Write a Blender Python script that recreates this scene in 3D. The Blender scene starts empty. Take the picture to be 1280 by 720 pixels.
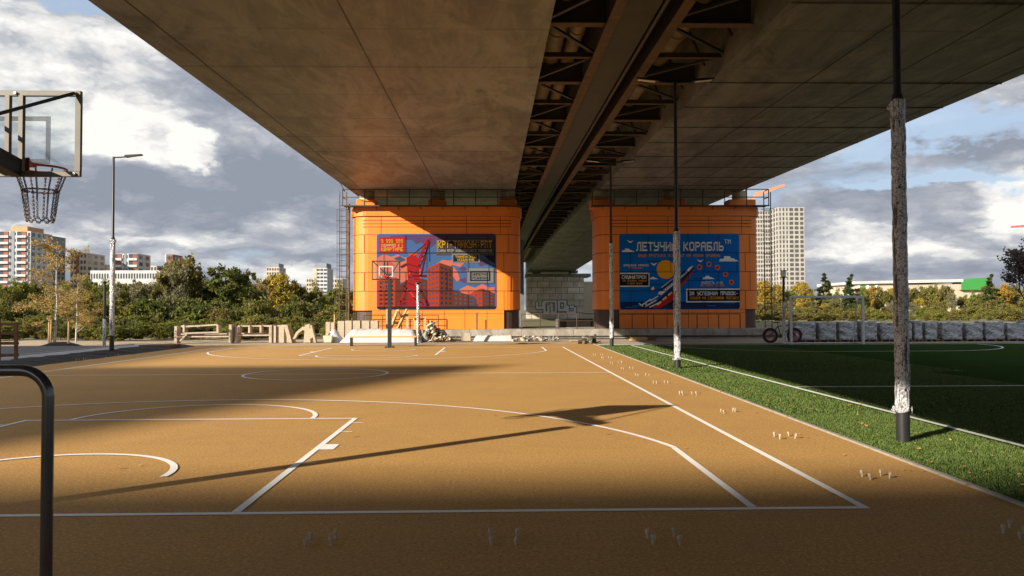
import bpy, math, random
import numpy as np
from mathutils import Vector, Matrix
random.seed(7); rng = np.random.default_rng(7)
SC = bpy.context.scene; COL = SC.collection
PI = math.pi

# ------------------------------------------------------------------ camera
F, PIT, YAW, ROLL, CZ = 1000.0, 0.0272, 0.0241, -0.0035, 1.61
cy_, sy_ = math.cos(YAW), math.sin(YAW)
Rx = Vector((cy_, -sy_, 0)); Fy = Vector((sy_, cy_, 0)); Uz = Vector((0, 0, 1))
fwd = Fy*math.cos(PIT) + Uz*math.sin(PIT); up = -Fy*math.sin(PIT) + Uz*math.cos(PIT)
rt = Rx*math.cos(ROLL) + up*math.sin(ROLL); up2 = -Rx*math.sin(ROLL) + up*math.cos(ROLL)
cam_d = bpy.data.cameras.new('camera'); cam = bpy.data.objects.new('camera', cam_d); COL.objects.link(cam)
cam_d.sensor_width = 36; cam_d.lens = 36*F/1280; cam_d.clip_end = 6000; cam_d.clip_start = .05
m = Matrix.Identity(4)
for i in range(3):
    m[i][0] = rt[i]; m[i][1] = up2[i]; m[i][2] = -fwd[i]
m[0][3] = 0; m[1][3] = 0; m[2][3] = CZ
cam.matrix_world = m; SC.camera = cam
def ray(px, py): return rt*(px-640)/F + up2*(360-py)/F + fwd
def G(px, py, z=0.):
    d = ray(px, py); t = (z-CZ)/d.z; return (d.x*t, d.y*t)
def P(px, py, Y):
    d = ray(px, py); t = Y/d.y; return (d.x*t, CZ+d.z*t)
def XP(px, Y, py=387): return P(px, py, Y)[0]
def ZP(py, Y, px=640): return P(px, py, Y)[1]

# ------------------------------------------------------------------ tagging
def tag(o, label=None, cat=None, group=None, kind=None):
    if label: o['label'] = label
    if cat: o['category'] = cat
    if group: o['group'] = group
    if kind: o['kind'] = kind
    return o
def thing(name, label, cat, loc=(0, 0, 0), rz=0, group=None):
    o = bpy.data.objects.new(name, None); COL.objects.link(o); o.empty_display_size = .2
    o.location = loc; o.rotation_euler = (0, 0, rz)
    return tag(o, label, cat, group)
def copy_tree(o, parent=None):
    c = o.copy(); COL.objects.link(c); c.parent = parent
    for ch in list(o.children): copy_tree(ch, c)
    return c

# ------------------------------------------------------------------ mesh builder
class MB:
    def __init__(s): s.v = []; s.f = []; s.m = []; s.sm = []
    def add(s, vs, fs, mi=0, smooth=False):
        b = len(s.v); s.v += [tuple(v) for v in vs]
        for f in fs: s.f.append(tuple(b+i for i in f)); s.m.append(mi); s.sm.append(smooth)
        return s
    def box(s, c, d, rot=None, mi=0, bev=0.0):
        x, y, z = d[0]/2, d[1]/2, d[2]/2
        if bev > 0:
            bev = min(bev, x*.9, y*.9, z*.9); vs = []; 
            for sx in (-1, 1):
                for sy in (-1, 1):
                    for sz in (-1, 1):
                        vs += [(sx*x, sy*(y-bev), sz*(z-bev)), (sx*(x-bev), sy*y, sz*(z-bev)), (sx*(x-bev), sy*(y-bev), sz*z)]
            I = lambda a, b_, c_, k: ((a*2+b_)*2+c_)*3+k
            fs = [(I(0,0,0,0), I(0,0,1,0), I(0,1,1,0), I(0,1,0,0)), (I(1,0,0,0), I(1,1,0,0), I(1,1,1,0), I(1,0,1,0)),
                  (I(0,0,0,1), I(1,0,0,1), I(1,0,1,1), I(0,0,1,1)), (I(0,1,0,1), I(0,1,1,1), I(1,1,1,1), I(1,1,0,1)),
                  (I(0,0,0,2), I(0,1,0,2), I(1,1,0,2), I(1,0,0,2)), (I(0,0,1,2), I(1,0,1,2), I(1,1,1,2), I(0,1,1,2))]
            for a in (0, 1):
                for b_ in (0, 1):
                    fs.append((I(a,b_,0,0), I(a,b_,1,0), I(a,b_,1,1), I(a,b_,0,1)))
                    fs.append((I(a,0,b_,0), I(a,1,b_,0), I(a,1,b_,2), I(a,0,b_,2)))
                    fs.append((I(0,a,b_,1), I(1,a,b_,1), I(1,a,b_,2), I(0,a,b_,2)))
                    for c_ in (0, 1): fs.append((I(a,b_,c_,0), I(a,b_,c_,1), I(a,b_,c_,2)))
        else:
            vs = [(-x,-y,-z),(x,-y,-z),(x,y,-z),(-x,y,-z),(-x,-y,z),(x,-y,z),(x,y,z),(-x,y,z)]
            fs = [(0,3,2,1),(4,5,6,7),(0,1,5,4),(1,2,6,5),(2,3,7,6),(3,0,4,7)]
        M = Matrix.Translation(c) @ (rot.to_4x4() if rot is not None else Matrix.Identity(4))
        return s.add([M @ Vector(v) for v in vs], fs, mi)
    def span(s, x0, x1, y0, y1, z0, z1, mi=0, bev=0.0):
        return s.box(((x0+x1)/2, (y0+y1)/2, (z0+z1)/2), (abs(x1-x0), abs(y1-y0), abs(z1-z0)), None, mi, bev)
    def tube(s, pts, r, n=10, mi=0, caps=True, smooth=True):
        pts = [Vector(p) for p in pts]; rs = r if isinstance(r, (list, tuple)) else [r]*len(pts)
        ring = []; prev = None
        for i, p in enumerate(pts):
            t = (pts[min(i+1, len(pts)-1)]-pts[max(i-1, 0)]).normalized()
            if prev is None:
                a = Vector((0, 0, 1)) if abs(t.z) < .9 else Vector((1, 0, 0))
                u = t.cross(a).normalized()
            else: u = (prev - t*prev.dot(t)).normalized()
            prev = u; w = t.cross(u)
            ring += [p + (u*math.cos(2*PI*k/n)+w*math.sin(2*PI*k/n))*rs[i] for k in range(n)]
        fs = [(i*n+k, i*n+(k+1) % n, (i+1)*n+(k+1) % n, (i+1)*n+k) for i in range(len(pts)-1) for k in range(n)]
        s.add(ring, fs, mi, smooth)
        if caps:
            s.add(ring[:n], [tuple(range(n))[::-1]], mi); s.add(ring[-n:], [tuple(range(n))], mi)
        return s
    def bar(s, a, b, w, h, mi=0):
        a = Vector(a); b = Vector(b); d = b-a; L = d.length
        q = d.to_track_quat('X', 'Z').to_matrix()
        return s.box((a+b)/2, (L, w, h), q, mi)
    def prism(s, poly, z0, z1, mi=0, smooth=False):   # vertical prism over an xy polygon
        n = len(poly); vs = [(x, y, z0) for x, y in poly]+[(x, y, z1) for x, y in poly]
        s.add(vs, [(i, (i+1) % n, n+(i+1) % n, n+i) for i in range(n)], mi, smooth)
        s.add(vs, [tuple(range(n))[::-1], tuple(range(n, 2*n))], mi); return s
    def plate(s, poly, y, th, mi=0):                  # vertical plate facing -Y; poly in xz
        n = len(poly); vs = [(x, y, z) for x, z in poly]+[(x, y+th, z) for x, z in poly]
        fs = [tuple(range(n)), tuple(range(n, 2*n))[::-1]]+[(i, n+i, n+(i+1) % n, (i+1) % n) for i in range(n)]
        return s.add(vs, fs, mi)
    def extr_y(s, sec, ys, zs, mi=0):                 # section (x,z) swept along y with z offset
        n = len(sec); vs = []
        for y, dz in zip(ys, zs): vs += [(x, y, z+dz) for x, z in sec]
        fs = [(i*n+k, (i+1)*n+k, (i+1)*n+(k+1) % n, i*n+(k+1) % n) for i in range(len(ys)-1) for k in range(n)]
        fs += [tuple(range(n)), tuple(range((len(ys)-1)*n, len(ys)*n))[::-1]]
        return s.add(vs, fs, mi)
    def build(s, name, mats, parent=None, smooth=False):
        me = bpy.data.meshes.new(name); me.from_pydata(s.v, [], s.f)
        if not isinstance(mats, (list, tuple)): mats = [mats]
        for mm in mats: me.materials.append(mm)
        me.polygons.foreach_set('material_index', s.m)
        me.polygons.foreach_set('use_smooth', [a or smooth for a in s.sm]); me.update()
        o = bpy.data.objects.new(name, me); COL.objects.link(o); o.parent = parent
        return o

# ------------------------------------------------------------------ materials
def new_mat(name):
    mt = bpy.data.materials.new(name); mt.use_nodes = True; nt = mt.node_tree
    return mt, nt, nt.nodes['Principled BSDF']
def nd(nt, typ, **kw):
    n = nt.nodes.new(typ)
    for k, v in kw.items(): setattr(n, k, v)
    return n
def ramp(nt, fac, stops):
    r = nd(nt, 'ShaderNodeValToRGB'); nt.links.new(fac, r.inputs[0]); e = r.color_ramp.elements
    while len(e) < len(stops): e.new(.5)
    for el, (p, c) in zip(e, stops): el.position = p; el.color = (*c, 1) if len(c) == 3 else c
    return r.outputs[0]
def noise(nt, scale, detail=4, rough=.6, vec=None, coord='Object', stretch=None, dist=0):
    if vec is None:
        tc = nd(nt, 'ShaderNodeTexCoord'); vec = tc.outputs[coord]
    if stretch:
        mp = nd(nt, 'ShaderNodeMapping'); mp.inputs['Scale'].default_value = stretch; nt.links.new(vec, mp.inputs[0]); vec = mp.outputs[0]
    n = nd(nt, 'ShaderNodeTexNoise'); nt.links.new(vec, n.inputs['Vector'])
    n.inputs['Scale'].default_value = scale; n.inputs['Detail'].default_value = detail; n.inputs['Roughness'].default_value = rough
    n.inputs['Distortion'].default_value = dist
    return n.outputs['Fac']
def mixc(nt, fac, a, b, mode='MIX'):
    mx = nd(nt, 'ShaderNodeMix', data_type='RGBA', blend_type=mode)
    for sock, val in ((mx.inputs[0], fac), (mx.inputs[6], a), (mx.inputs[7], b)):
        if hasattr(val, 'is_linked') or hasattr(val, 'links'): nt.links.new(val, sock)
        elif isinstance(val, (int, float)): sock.default_value = val
        else: sock.default_value = (*val, 1)
    return mx.outputs[2]
def bump(nt, b, h, strength=.3, dist=.01):
    bp = nd(nt, 'ShaderNodeBump'); bp.inputs['Strength'].default_value = strength; bp.inputs['Distance'].default_value = dist
    nt.links.new(h, bp.inputs['Height']); nt.links.new(bp.outputs[0], b.inputs['Normal'])
def mat(name, col, rough=.7, metal=0, var=.12, scale=3., bmp=0, col2=None, bscale=None, stretch=None, spec=.5):
    mt, nt, b = new_mat(name)
    b.inputs['Roughness'].default_value = rough; b.inputs['Metallic'].default_value = metal
    b.inputs['Specular IOR Level'].default_value = spec
    n = noise(nt, scale, 5, .65, stretch=stretch)
    c2 = col2 or tuple(max(0, c*(1-var*2)) for c in col); c1 = col if col2 else tuple(min(1, c*(1+var)) for c in col)
    nt.links.new(ramp(nt, n, [(.3, c2), (.7, c1)]), b.inputs['Base Color'])
    if bmp: bump(nt, b, noise(nt, bscale or scale*6, 4, .6), bmp, .01)
    return mt
def flat(name, col, rough=.75):
    mt, nt, b = new_mat(name); b.inputs['Base Color'].default_value = (*col, 1); b.inputs['Roughness'].default_value = rough
    return mt
def s2l(*c): return tuple(((x/255+.055)/1.055)**2.4 if x > 10 else x/255/12.92 for x in c)

M = {}
def concrete(name, base, dark, st=(1, .25, 1), joints=False):
    mt, nt, b = new_mat(name)
    tc = nd(nt, 'ShaderNodeTexCoord'); v = tc.outputs['Object']
    n1 = noise(nt, .35, 6, .65, v); n2 = noise(nt, .9, 7, .72, v, stretch=(1.8, .4, 1), dist=.8); n3 = noise(nt, 14, 4, .7, v)
    c = ramp(nt, n1, [(.3, tuple(x*.78 for x in base)), (.7, base)])
    c = mixc(nt, ramp(nt, n2, [(.4, (.75,)*3), (.6, (0,)*3)]), c, dark)
    c = mixc(nt, ramp(nt, n3, [(.3, (.25,)*3), (.6, (0,)*3)]), c, dark)
    n4 = noise(nt, .8, 8, .78, v, dist=1.2, stretch=(1.4, .5, 1))
    c = mixc(nt, ramp(nt, n4, [(.56, (0,)*3), (.66, (.6,)*3)]), c, tuple(x*.7 for x in dark))
    if joints:
        w = nd(nt, 'ShaderNodeTexWave', bands_direction='Y'); nt.links.new(v, w.inputs[0]); w.inputs['Scale'].default_value = .105
        w.inputs['Distortion'].default_value = .0
        c = mixc(nt, ramp(nt, w.outputs['Fac'], [(0, (.7,)*3), (.0016, (0,)*3)]), c, dark)
        n5 = noise(nt, .4, 6, .7, v, stretch=(1.2, .5, 1), dist=1.)
        c = mixc(nt, ramp(nt, n5, [(.48, (0,)*3), (.6, (.6,)*3)]), c, tuple(x*1.3 for x in base))
    nt.links.new(c, b.inputs['Base Color']); b.inputs['Roughness'].default_value = .5 if joints else .75; b.inputs['Specular IOR Level'].default_value = .55 if joints else .3
    bump(nt, b, noise(nt, 30, 4, .7, v), .25, .01)
    return mt
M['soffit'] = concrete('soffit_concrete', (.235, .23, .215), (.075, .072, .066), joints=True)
M['conc'] = concrete('old_concrete', (.42, .38, .32), (.19, .165, .13))
M['conc_dark'] = concrete('dark_concrete', (.2, .19, .17), (.08, .075, .07))
M['paleconc'] = mat('pale_concrete', (.44, .36, .25), .85, scale=6, bmp=.3)
M['rust'] = mat('rusty_steel', (.16, .095, .05), .8, scale=4, col2=(.07, .04, .025), bmp=.3)
M['dsteel'] = mat('dark_steel', (.05, .042, .035), .6, scale=3, col2=(.025, .02, .018))
M['plate'] = mat('dark_plate', (.06, .055, .045), .6, scale=1.5, col2=(.035, .03, .025))
M['pipe'] = mat('pipe_lagging', (.34, .27, .18), .6, scale=2, col2=(.15, .11, .07), bmp=.5)
M['slab'] = mat('slab_brown', (.3, .22, .14), .8, scale=1.2, col2=(.15, .1, .06))
def orange_mat():
    mt, nt, b = new_mat('orange_panel'); tc = nd(nt, 'ShaderNodeTexCoord'); v = tc.outputs['Object']
    c = ramp(nt, noise(nt, .5, 5, .6, v), [(.3, (.76, .19, .012)), (.7, (.82, .22, .018))])
    c = mixc(nt, ramp(nt, noise(nt, 2.5, 5, .7, v, stretch=(2.5, 2.5, .25)), [(.55, (0,)*3), (.75, (.3,)*3)]), c, (.5, .14, .02))
    c = mixc(nt, ramp(nt, noise(nt, 1.3, 8, .8, v, stretch=(3, 3, .12)), [(.56, (0,)*3), (.7, (.4,)*3)]), c, (.4, .12, .025))
    nt.links.new(c, b.inputs['Base Color']); b.inputs['Roughness'].default_value = .5
    bump(nt, b, noise(nt, .7, 2, .5, v), .15, .02); return mt
M['orange'] = orange_mat()
M['seam'] = flat('panel_seam', (.12, .035, .01))
M['basedark'] = mat('brown_base_cladding', (.07, .035, .022), .6, scale=2)
M['black'] = mat('black_paint', (.02, .02, .021), .42, scale=6)
M['grail'] = mat('railing_steel', (.06, .035, .02), .7, scale=6)
M['white'] = flat('white_paint', (.8, .8, .78), .5)
M['lampglass'] = flat('frosted_lamp_glass', (.75, .74, .7), .3)
M['wood'] = mat('raw_timber', (.55, .36, .17), .8, scale=3, col2=(.38, .23, .1), stretch=(6, 6, .6), bmp=.2)
M['bwood'] = mat('brown_timber', (.22, .11, .04), .8, scale=3, col2=(.1, .05, .02), stretch=(1, 6, 6))
M['benchwood'] = mat('bench_timber', (.62, .36, .1), .55, scale=3, stretch=(.5, 6, 6))
M['rubberblk'] = flat('tyre_rubber', (.02, .02, .02), .85)
M['redrim'] = flat('red_enamel', (.28, .035, .03), .4)
M['paper'] = mat('weathered_card', (.6, .52, .38), .85, scale=9)
def court_mat():
    mt, nt, b = new_mat('court_rubber'); tc = nd(nt, 'ShaderNodeTexCoord'); v = tc.outputs['Object']
    g = noise(nt, 34, 7, 1.0, v); 
    c = ramp(nt, g, [(.34, (.075, .035, .01)), (.44, (.35, .185, .05)), (.54, (.54, .305, .085)), (.64, (.95, .66, .3))])
    c = mixc(nt, ramp(nt, noise(nt, .45, 5, .6, v), [(.35, (.24,)*3), (.65, (0,)*3)]), c, (.3, .165, .07))
    c = mixc(nt, ramp(nt, noise(nt, 1.2, 6, .7, v, stretch=(.5, 1.6, 1)), [(.55, (0,)*3), (.75, (.2,)*3)]), c, (.3, .17, .08))
    c = mixc(nt, ramp(nt, noise(nt, 22, 3, .8, v), [(.3, (.5,)*3), (.42, (0,)*3)]), c, (.25, .13, .05))
    c = mixc(nt, ramp(nt, noise(nt, .35, 8, .8, v, stretch=(1, 1.2, 1), dist=1.5), [(.5, (0,)*3), (.52, (.22,)*3), (.56, (0,)*3)]), c, (.26, .15, .07))
    c = mixc(nt, ramp(nt, noise(nt, .8, 7, .8, v, stretch=(.2, 1.5, 1), dist=.8), [(.6, (0,)*3), (.75, (.28,)*3)]), c, (.66, .43, .2))
    st = nd(nt, 'ShaderNodeTexVoronoi'); nt.links.new(v, st.inputs['Vector']); st.inputs['Scale'].default_value = .9
    c = mixc(nt, ramp(nt, st.outputs['Distance'], [(.02, (.6,)*3), (.05, (0,)*3)]), c, (.12, .06, .03))
    nt.links.new(c, b.inputs['Base Color']); b.inputs['Roughness'].default_value = .9; b.inputs['Specular IOR Level'].default_value = .25
    bump(nt, b, g, .6, .006); return mt
M['court'] = court_mat()
def line_mat(name, edge=(.75, .73, .68)):
    mt, nt, b = new_mat(name); g = noise(nt, 60, 3, .8)
    nt.links.new(ramp(nt, g, [(.26, (.62, .54, .42)), (.38, edge), (.7, (.86, .85, .82))]), b.inputs['Base Color'])
    b.inputs['Roughness'].default_value = .8; bump(nt, b, g, .4, .004); return mt
M['line'] = line_mat('court_line_paint')
M['tline'] = line_mat('turf_line_fibre', (.7, .72, .64))
def turf_mat(name):
    mt, nt, b = new_mat(name); tc = nd(nt, 'ShaderNodeTexCoord'); v = tc.outputs['Object']
    c = ramp(nt, noise(nt, 60, 4, .8, v), [(.3, (.014, .03, .009)), (.5, (.034, .066, .018)), (.7, (.065, .11, .034))])
    c = mixc(nt, ramp(nt, noise(nt, .6, 5, .7, v, stretch=(.5, 2, 1)), [(.4, (.35,)*3), (.65, (0,)*3)]), c, (.024, .048, .013))
    nt.links.new(c, b.inputs['Base Color']); b.inputs['Roughness'].default_value = 1; b.inputs['Specular IOR Level'].default_value = 0
    bump(nt, b, noise(nt, 90, 3, .8, v), .8, .02); return mt
M['turf'] = turf_mat('artificial_turf')
def blade_mat():
    mt, nt, b = new_mat('turf_fibre'); tc = nd(nt, 'ShaderNodeTexCoord')
    c = ramp(nt, noise(nt, 9, 4, .8, tc.outputs['Object']), [(.3, (.045, .075, .013)), (.5, (.095, .14, .027)), (.72, (.19, .22, .06))])
    nt.links.new(c, b.inputs['Base Color']); b.inputs['Roughness'].default_value = .55; b.inputs['Specular IOR Level'].default_value = .3; return mt
M['blade'] = blade_mat()
M['sand'] = mat('sandy_ground', (.42, .33, .21), .95, scale=2.5, col2=(.28, .21, .13), bmp=.6, bscale=25)
M['gravel'] = mat('grey_gravel', (.17, .16, .15), .95, scale=30, col2=(.07, .065, .06), bmp=.8, bscale=40)
M['paving'] = mat('pale_paving', (.36, .35, .34), .85, scale=3, col2=(.26, .25, .24), bmp=.2)
M['soil'] = mat('dark_soil', (.03, .024, .018), .95, scale=9, col2=(.012, .01, .008), bmp=1, bscale=12)
M['ground'] = mat('dry_grass_earth', (.17, .15, .06), .95, scale=.8, col2=(.09, .085, .03), bmp=.6, bscale=8)
M['kerb'] = mat('grey_kerb', (.3, .27, .22), .9, scale=6)
def film_mat(name, a, c, sc=7, st=(1, 1, .35), rough=.18, met=0):
    mt, nt, b = new_mat(name); tc = nd(nt, 'ShaderNodeTexCoord'); v = tc.outputs['Object']
    n = noise(nt, sc, 6, .75, v, stretch=st, dist=1.2)
    nt.links.new(ramp(nt, n, [(.36, a), (.45, tuple((x+y)/2 for x, y in zip(a, c))), (.54, c)]), b.inputs['Base Color'])
    b.inputs['Roughness'].default_value = rough; b.inputs['Specular IOR Level'].default_value = .9; b.inputs['Metallic'].default_value = met
    bump(nt, b, noise(nt, sc*2.2, 5, .7, v, stretch=st, dist=1.5), .8, .02); return mt
def wrap_mat():
    mt, nt, b = new_mat('crinkled_film_on_pole'); tc = nd(nt, 'ShaderNodeTexCoord'); v = tc.outputs['Object']
    n1 = noise(nt, 30, 5, .75, v, stretch=(1, 1, .8), dist=1.4); n2 = noise(nt, 9, 4, .7, v, stretch=(2.2, 2.2, .16), dist=.4)
    c = ramp(nt, n1, [(.37, (.05, .048, .046)), (.46, (.36, .36, .37)), (.55, (.85, .85, .86))])  # bright specks paint the glints of the crinkled film into its colour
    c = mixc(nt, ramp(nt, n2, [(.54, (0,)*3), (.59, (.9,)*3)]), c, (.025, .025, .025))
    nt.links.new(c, b.inputs['Base Color']); b.inputs['Roughness'].default_value = .17; b.inputs['Metallic'].default_value = .1; b.inputs['Specular IOR Level'].default_value = .8
    bump(nt, b, noise(nt, 38, 5, .75, v, stretch=(1, 1, .8), dist=1.6), 1.0, .03); return mt
M['wrap'] = wrap_mat()
M['pfilm'] = film_mat('grey_stretch_film', (.06, .055, .05), (.4, .4, .4), 1.8, (1, 1, 1.5), .16, .1)  # lighter tone of the film stands in for silvery highlights
M['tarp'] = mat('white_tarp', (.5, .49, .47), .5, scale=2, var=.06, bmp=.5, bscale=3)
M['leafy'] = None
def leaf_mat(name, a, b_, c_, var=.17):
    mt, nt, b = new_mat(name); tc = nd(nt, 'ShaderNodeTexCoord'); oi = nd(nt, 'ShaderNodeObjectInfo'); ge = nd(nt, 'ShaderNodeNewGeometry')
    c = ramp(nt, noise(nt, 1.1, 4, .75, tc.outputs['Object']), [(.34, a), (.5, b_), (.66, c_)])
    hs = nd(nt, 'ShaderNodeHueSaturation'); nt.links.new(c, hs.inputs['Color'])
    mr = nd(nt, 'ShaderNodeMapRange'); nt.links.new(oi.outputs['Random'], mr.inputs[0]); mr.inputs[3].default_value = .475; mr.inputs[4].default_value = .51
    nt.links.new(mr.outputs[0], hs.inputs['Hue'])
    m2 = nd(nt, 'ShaderNodeMapRange'); nt.links.new(ge.outputs['Random Per Island'], m2.inputs[0]); m2.inputs[3].default_value = 1-var*1.6; m2.inputs[4].default_value = 1+var*1.6
    nt.links.new(m2.outputs[0], hs.inputs['Value'])
    nt.links.new(hs.outputs[0], b.inputs['Base Color']); b.inputs['Roughness'].default_value = .65; b.inputs['Specular IOR Level'].default_value = .25
    tr = nd(nt, 'ShaderNodeBsdfTranslucent'); nt.links.new(hs.outputs[0], tr.inputs['Color'])
    ms = nd(nt, 'ShaderNodeMixShader'); ms.inputs[0].default_value = .42
    nt.links.new(b.outputs[0], ms.inputs[1]); nt.links.new(tr.outputs[0], ms.inputs[2])
    nt.links.new(ms.outputs[0], nt.nodes['Material Output'].inputs['Surface']); return mt
L = {'green': leaf_mat('foliage_green', (.11, .125, .022), (.19, .2, .035), (.28, .26, .05)),
     'dark': leaf_mat('foliage_dark_green', (.07, .088, .02), (.13, .145, .032), (.19, .185, .04)),
     'olive': leaf_mat('foliage_olive', (.10, .095, .022), (.18, .16, .038), (.26, .21, .05)),
     'gold': leaf_mat('foliage_golden', (.24, .19, .03), (.36, .27, .04), (.46, .33, .05)),
     'birch': leaf_mat('foliage_birch', (.28, .21, .07), (.4, .29, .09), (.48, .36, .13)),
     'grey': leaf_mat('foliage_grey_green', (.15, .15, .075), (.22, .21, .1), (.28, .25, .12)),
     'fir': leaf_mat('foliage_conifer', (.03, .05, .014), (.055, .075, .02), (.08, .1, .025))}
M['bark'] = mat('grey_bark', (.16, .13, .1), .9, scale=5, col2=(.07, .055, .04))
M['birchbark'] = mat('birch_bark', (.6, .57, .5), .8, scale=4, col2=(.2, .18, .15), stretch=(1, 1, 4))

# ------------------------------------------------------------------ ground
def ground_sheet(name, x0, x1, y0, y1, z, mt, kind='structure'):
    b = MB(); b.add([(x0, y0, z), (x1, y0, z), (x1, y1, z), (x0, y1, z)], [(0, 1, 2, 3)]); o = b.build(name, mt); o['kind'] = kind; return o
ground_sheet('ground', -2500, 2500, -600, 3500, -.05, M['ground'])
ground_sheet('sandy_strip', -60, 60, 36, 47, -.03, M['sand'])
XT = lambda y: 4.2+.0125*y                                   # edge between court and turf
YF = 37.3
b = MB(); b.add([(-13.5, -8, 0), (XT(-8), -8, 0), (XT(YF), YF, 0), (-13.5, YF, 0)], [(0, 1, 2, 3)])
b.build('court_surface', M['court'])['kind'] = 'structure'
ground_sheet('gravel_bed', -60, -16.35, 8, 37.2, .03, M['gravel'])
b = MB(); b.span(-16.35, -14.95, 5, 37.0, -.05, .09, bev=.01); b.span(-16.5, -16.36, 5, 37.0, -.05, .12, 0); b.build('path', M['paving'])['kind'] = 'structure'
b = MB()   # rough soil strip
ys = np.arange(6, 37, .25); n = len(ys); vs = []
for y in ys:
    e = -13.45+.08*random.uniform(-1, 1)
    for x, z in ((-14.96, .1), (-14.5, .13), (-14.0, .09), (e, .0)): vs.append((x, y+random.uniform(-.05, .05), max(0.004, z+random.uniform(-.035, .035)) if z else -.002))
b.add(vs, [(i*4+k, i*4+k+1, i*4+4+k+1, i*4+4+k) for i in range(n-1) for k in range(3)])
b.build('soil_strip', M['soil'])['kind'] = 'structure'
# turf
b = MB(); b.add([(XT(-8)+.055, -8, .008), (45, -8, .008), (45, 35.9, .008), (XT(35.9)+.055, 35.9, .008)], [(0, 1, 2, 3)])
b.build('turf', M['turf'])['kind'] = 'structure'
b = MB(); b.prism([(XT(-8), -8), (XT(-8)+.05, -8), (XT(YF)+.05, YF), (XT(YF), YF)], -.04, .022)
b.build('turf_kerb', M['kerb'])['kind'] = 'structure'
b = MB(); b.span(XT(YF)+.12, 45, 35.92, 36.4, -.04, .05); b.build('field_kerb', M['kerb'])['kind'] = 'structure'
ground_sheet('concrete_walk', XT(YF)+.1, 45, 36.42, 38.9, 0.0, M['paving'])

def strip(b, pts, w, z, mi=0):
    pts = [Vector(p) for p in pts]; vs = []
    for i, p in enumerate(pts):
        t = (pts[min(i+1, len(pts)-1)]-pts[max(i-1, 0)]).normalized(); nrm = Vector((-t.y, t.x))
        a = p+nrm*w/2; c = p-nrm*w/2; vs += [(a.x, a.y, z), (c.x, c.y, z)]
    b.add(vs, [(2*i, 2*i+1, 2*i+3, 2*i+2) for i in range(len(pts)-1)], mi)
X0, Y0 = 3.035, 6.41
def C(x, y):
    if y < 12 and y > 0: y -= .17*math.sin(PI*y/12)
    if y > 20: y += (y-20)*.006
    return (X0+x, Y0+y)
cl = MB(); W = .072; z = .004
def ln(p, q, zz=z, w=W, n=14): strip(cl, [C(p[0]+(q[0]-p[0])*i/n, p[1]+(q[1]-p[1])*i/n) for i in range(n+1)], w, zz)
def arc(cx, cy, r, a0, a1, zz, fl, n=40):
    pts = []
    for i in range(n+1):
        a = math.radians(a0+(a1-a0)*i/n); y = cy+r*math.sin(a)
        pts.append(C(cx+r*math.cos(a), (28-y) if fl else y))
    strip(cl, pts, W, zz)
h = W/2
ln((-15, h), (0, h), .004, W, 1); ln((-15, 28-h), (0, 28-h), .004, W, 1)
ln((-h, W), (-h, 28-W), .004); ln((-15+h, W), (-15+h, 28-W), .004); ln((-15+W, 14), (-W, 14), .0045, W, 2)
arc(-7.5, 14, 1.775, 0, 360, .0065, False, 60)
for fl in (False, True):
    q = (lambda y: 28-y) if fl else (lambda y: y)
    for sx in (-1, 1):
        ln((-7.5+sx*(2.45-h), q(W)), (-7.5+sx*(2.45-h), q(5.8)), .006)
        ln((-7.5+sx*(6.6-h), q(W)), (-7.5+sx*(6.6-h), q(2.99)), .006)
        for yy in (1.75+.45, 3.5, 4.45, 5.3-.0):
            if yy == 3.5: cl.add([(*C(-7.5+sx*2.45, q(3.05)), .0055), (*C(-7.5+sx*2.62, q(3.05)), .0055), (*C(-7.5+sx*2.62, q(3.42)), .0055), (*C(-7.5+sx*2.45, q(3.42)), .0055)], [(0, 1, 2, 3)])
            else: ln((-7.5+sx*2.45, q(yy)), (-7.5+sx*2.6, q(yy)), .0055, .045, 1)
    ln((-7.5-2.4, q(5.8-h)), (-7.5+2.4, q(5.8-h)), .0055, W, 2)
    arc(-7.5, 5.8, 1.775, 0, 180, .0075, fl)
    arc(-7.5, 1.575, 1.27, -2, 182, .0085, fl)
    a = math.degrees(math.atan2(1.415, 6.575)); arc(-7.5, 1.575, 6.725, a, 180-a, .0075, fl, 80)
cl.build('court_markings', M['line'])['kind'] = 'structure'
tl = MB()
strip(tl, [(6.08, -6), (6.08, 35.1)], .09, .03); strip(tl, [(6.13, 35.1), (40, 35.1)], .09, .031); strip(tl, [(6.13, 16.1), (40, 16.1)], .09, .031)
pts = [(13.2-5.6*math.cos(a), 35-5.7*math.sin(a)) for a in np.linspace(0.02, PI/2, 24)]+[(16.4+5.0*math.sin(a), 35-5.7*math.cos(a)) for a in np.linspace(0, PI/2-.02, 24)]
strip(tl, pts, .08, .032); tl.build('turf_markings', M['tline'])['kind'] = 'structure'

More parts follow.
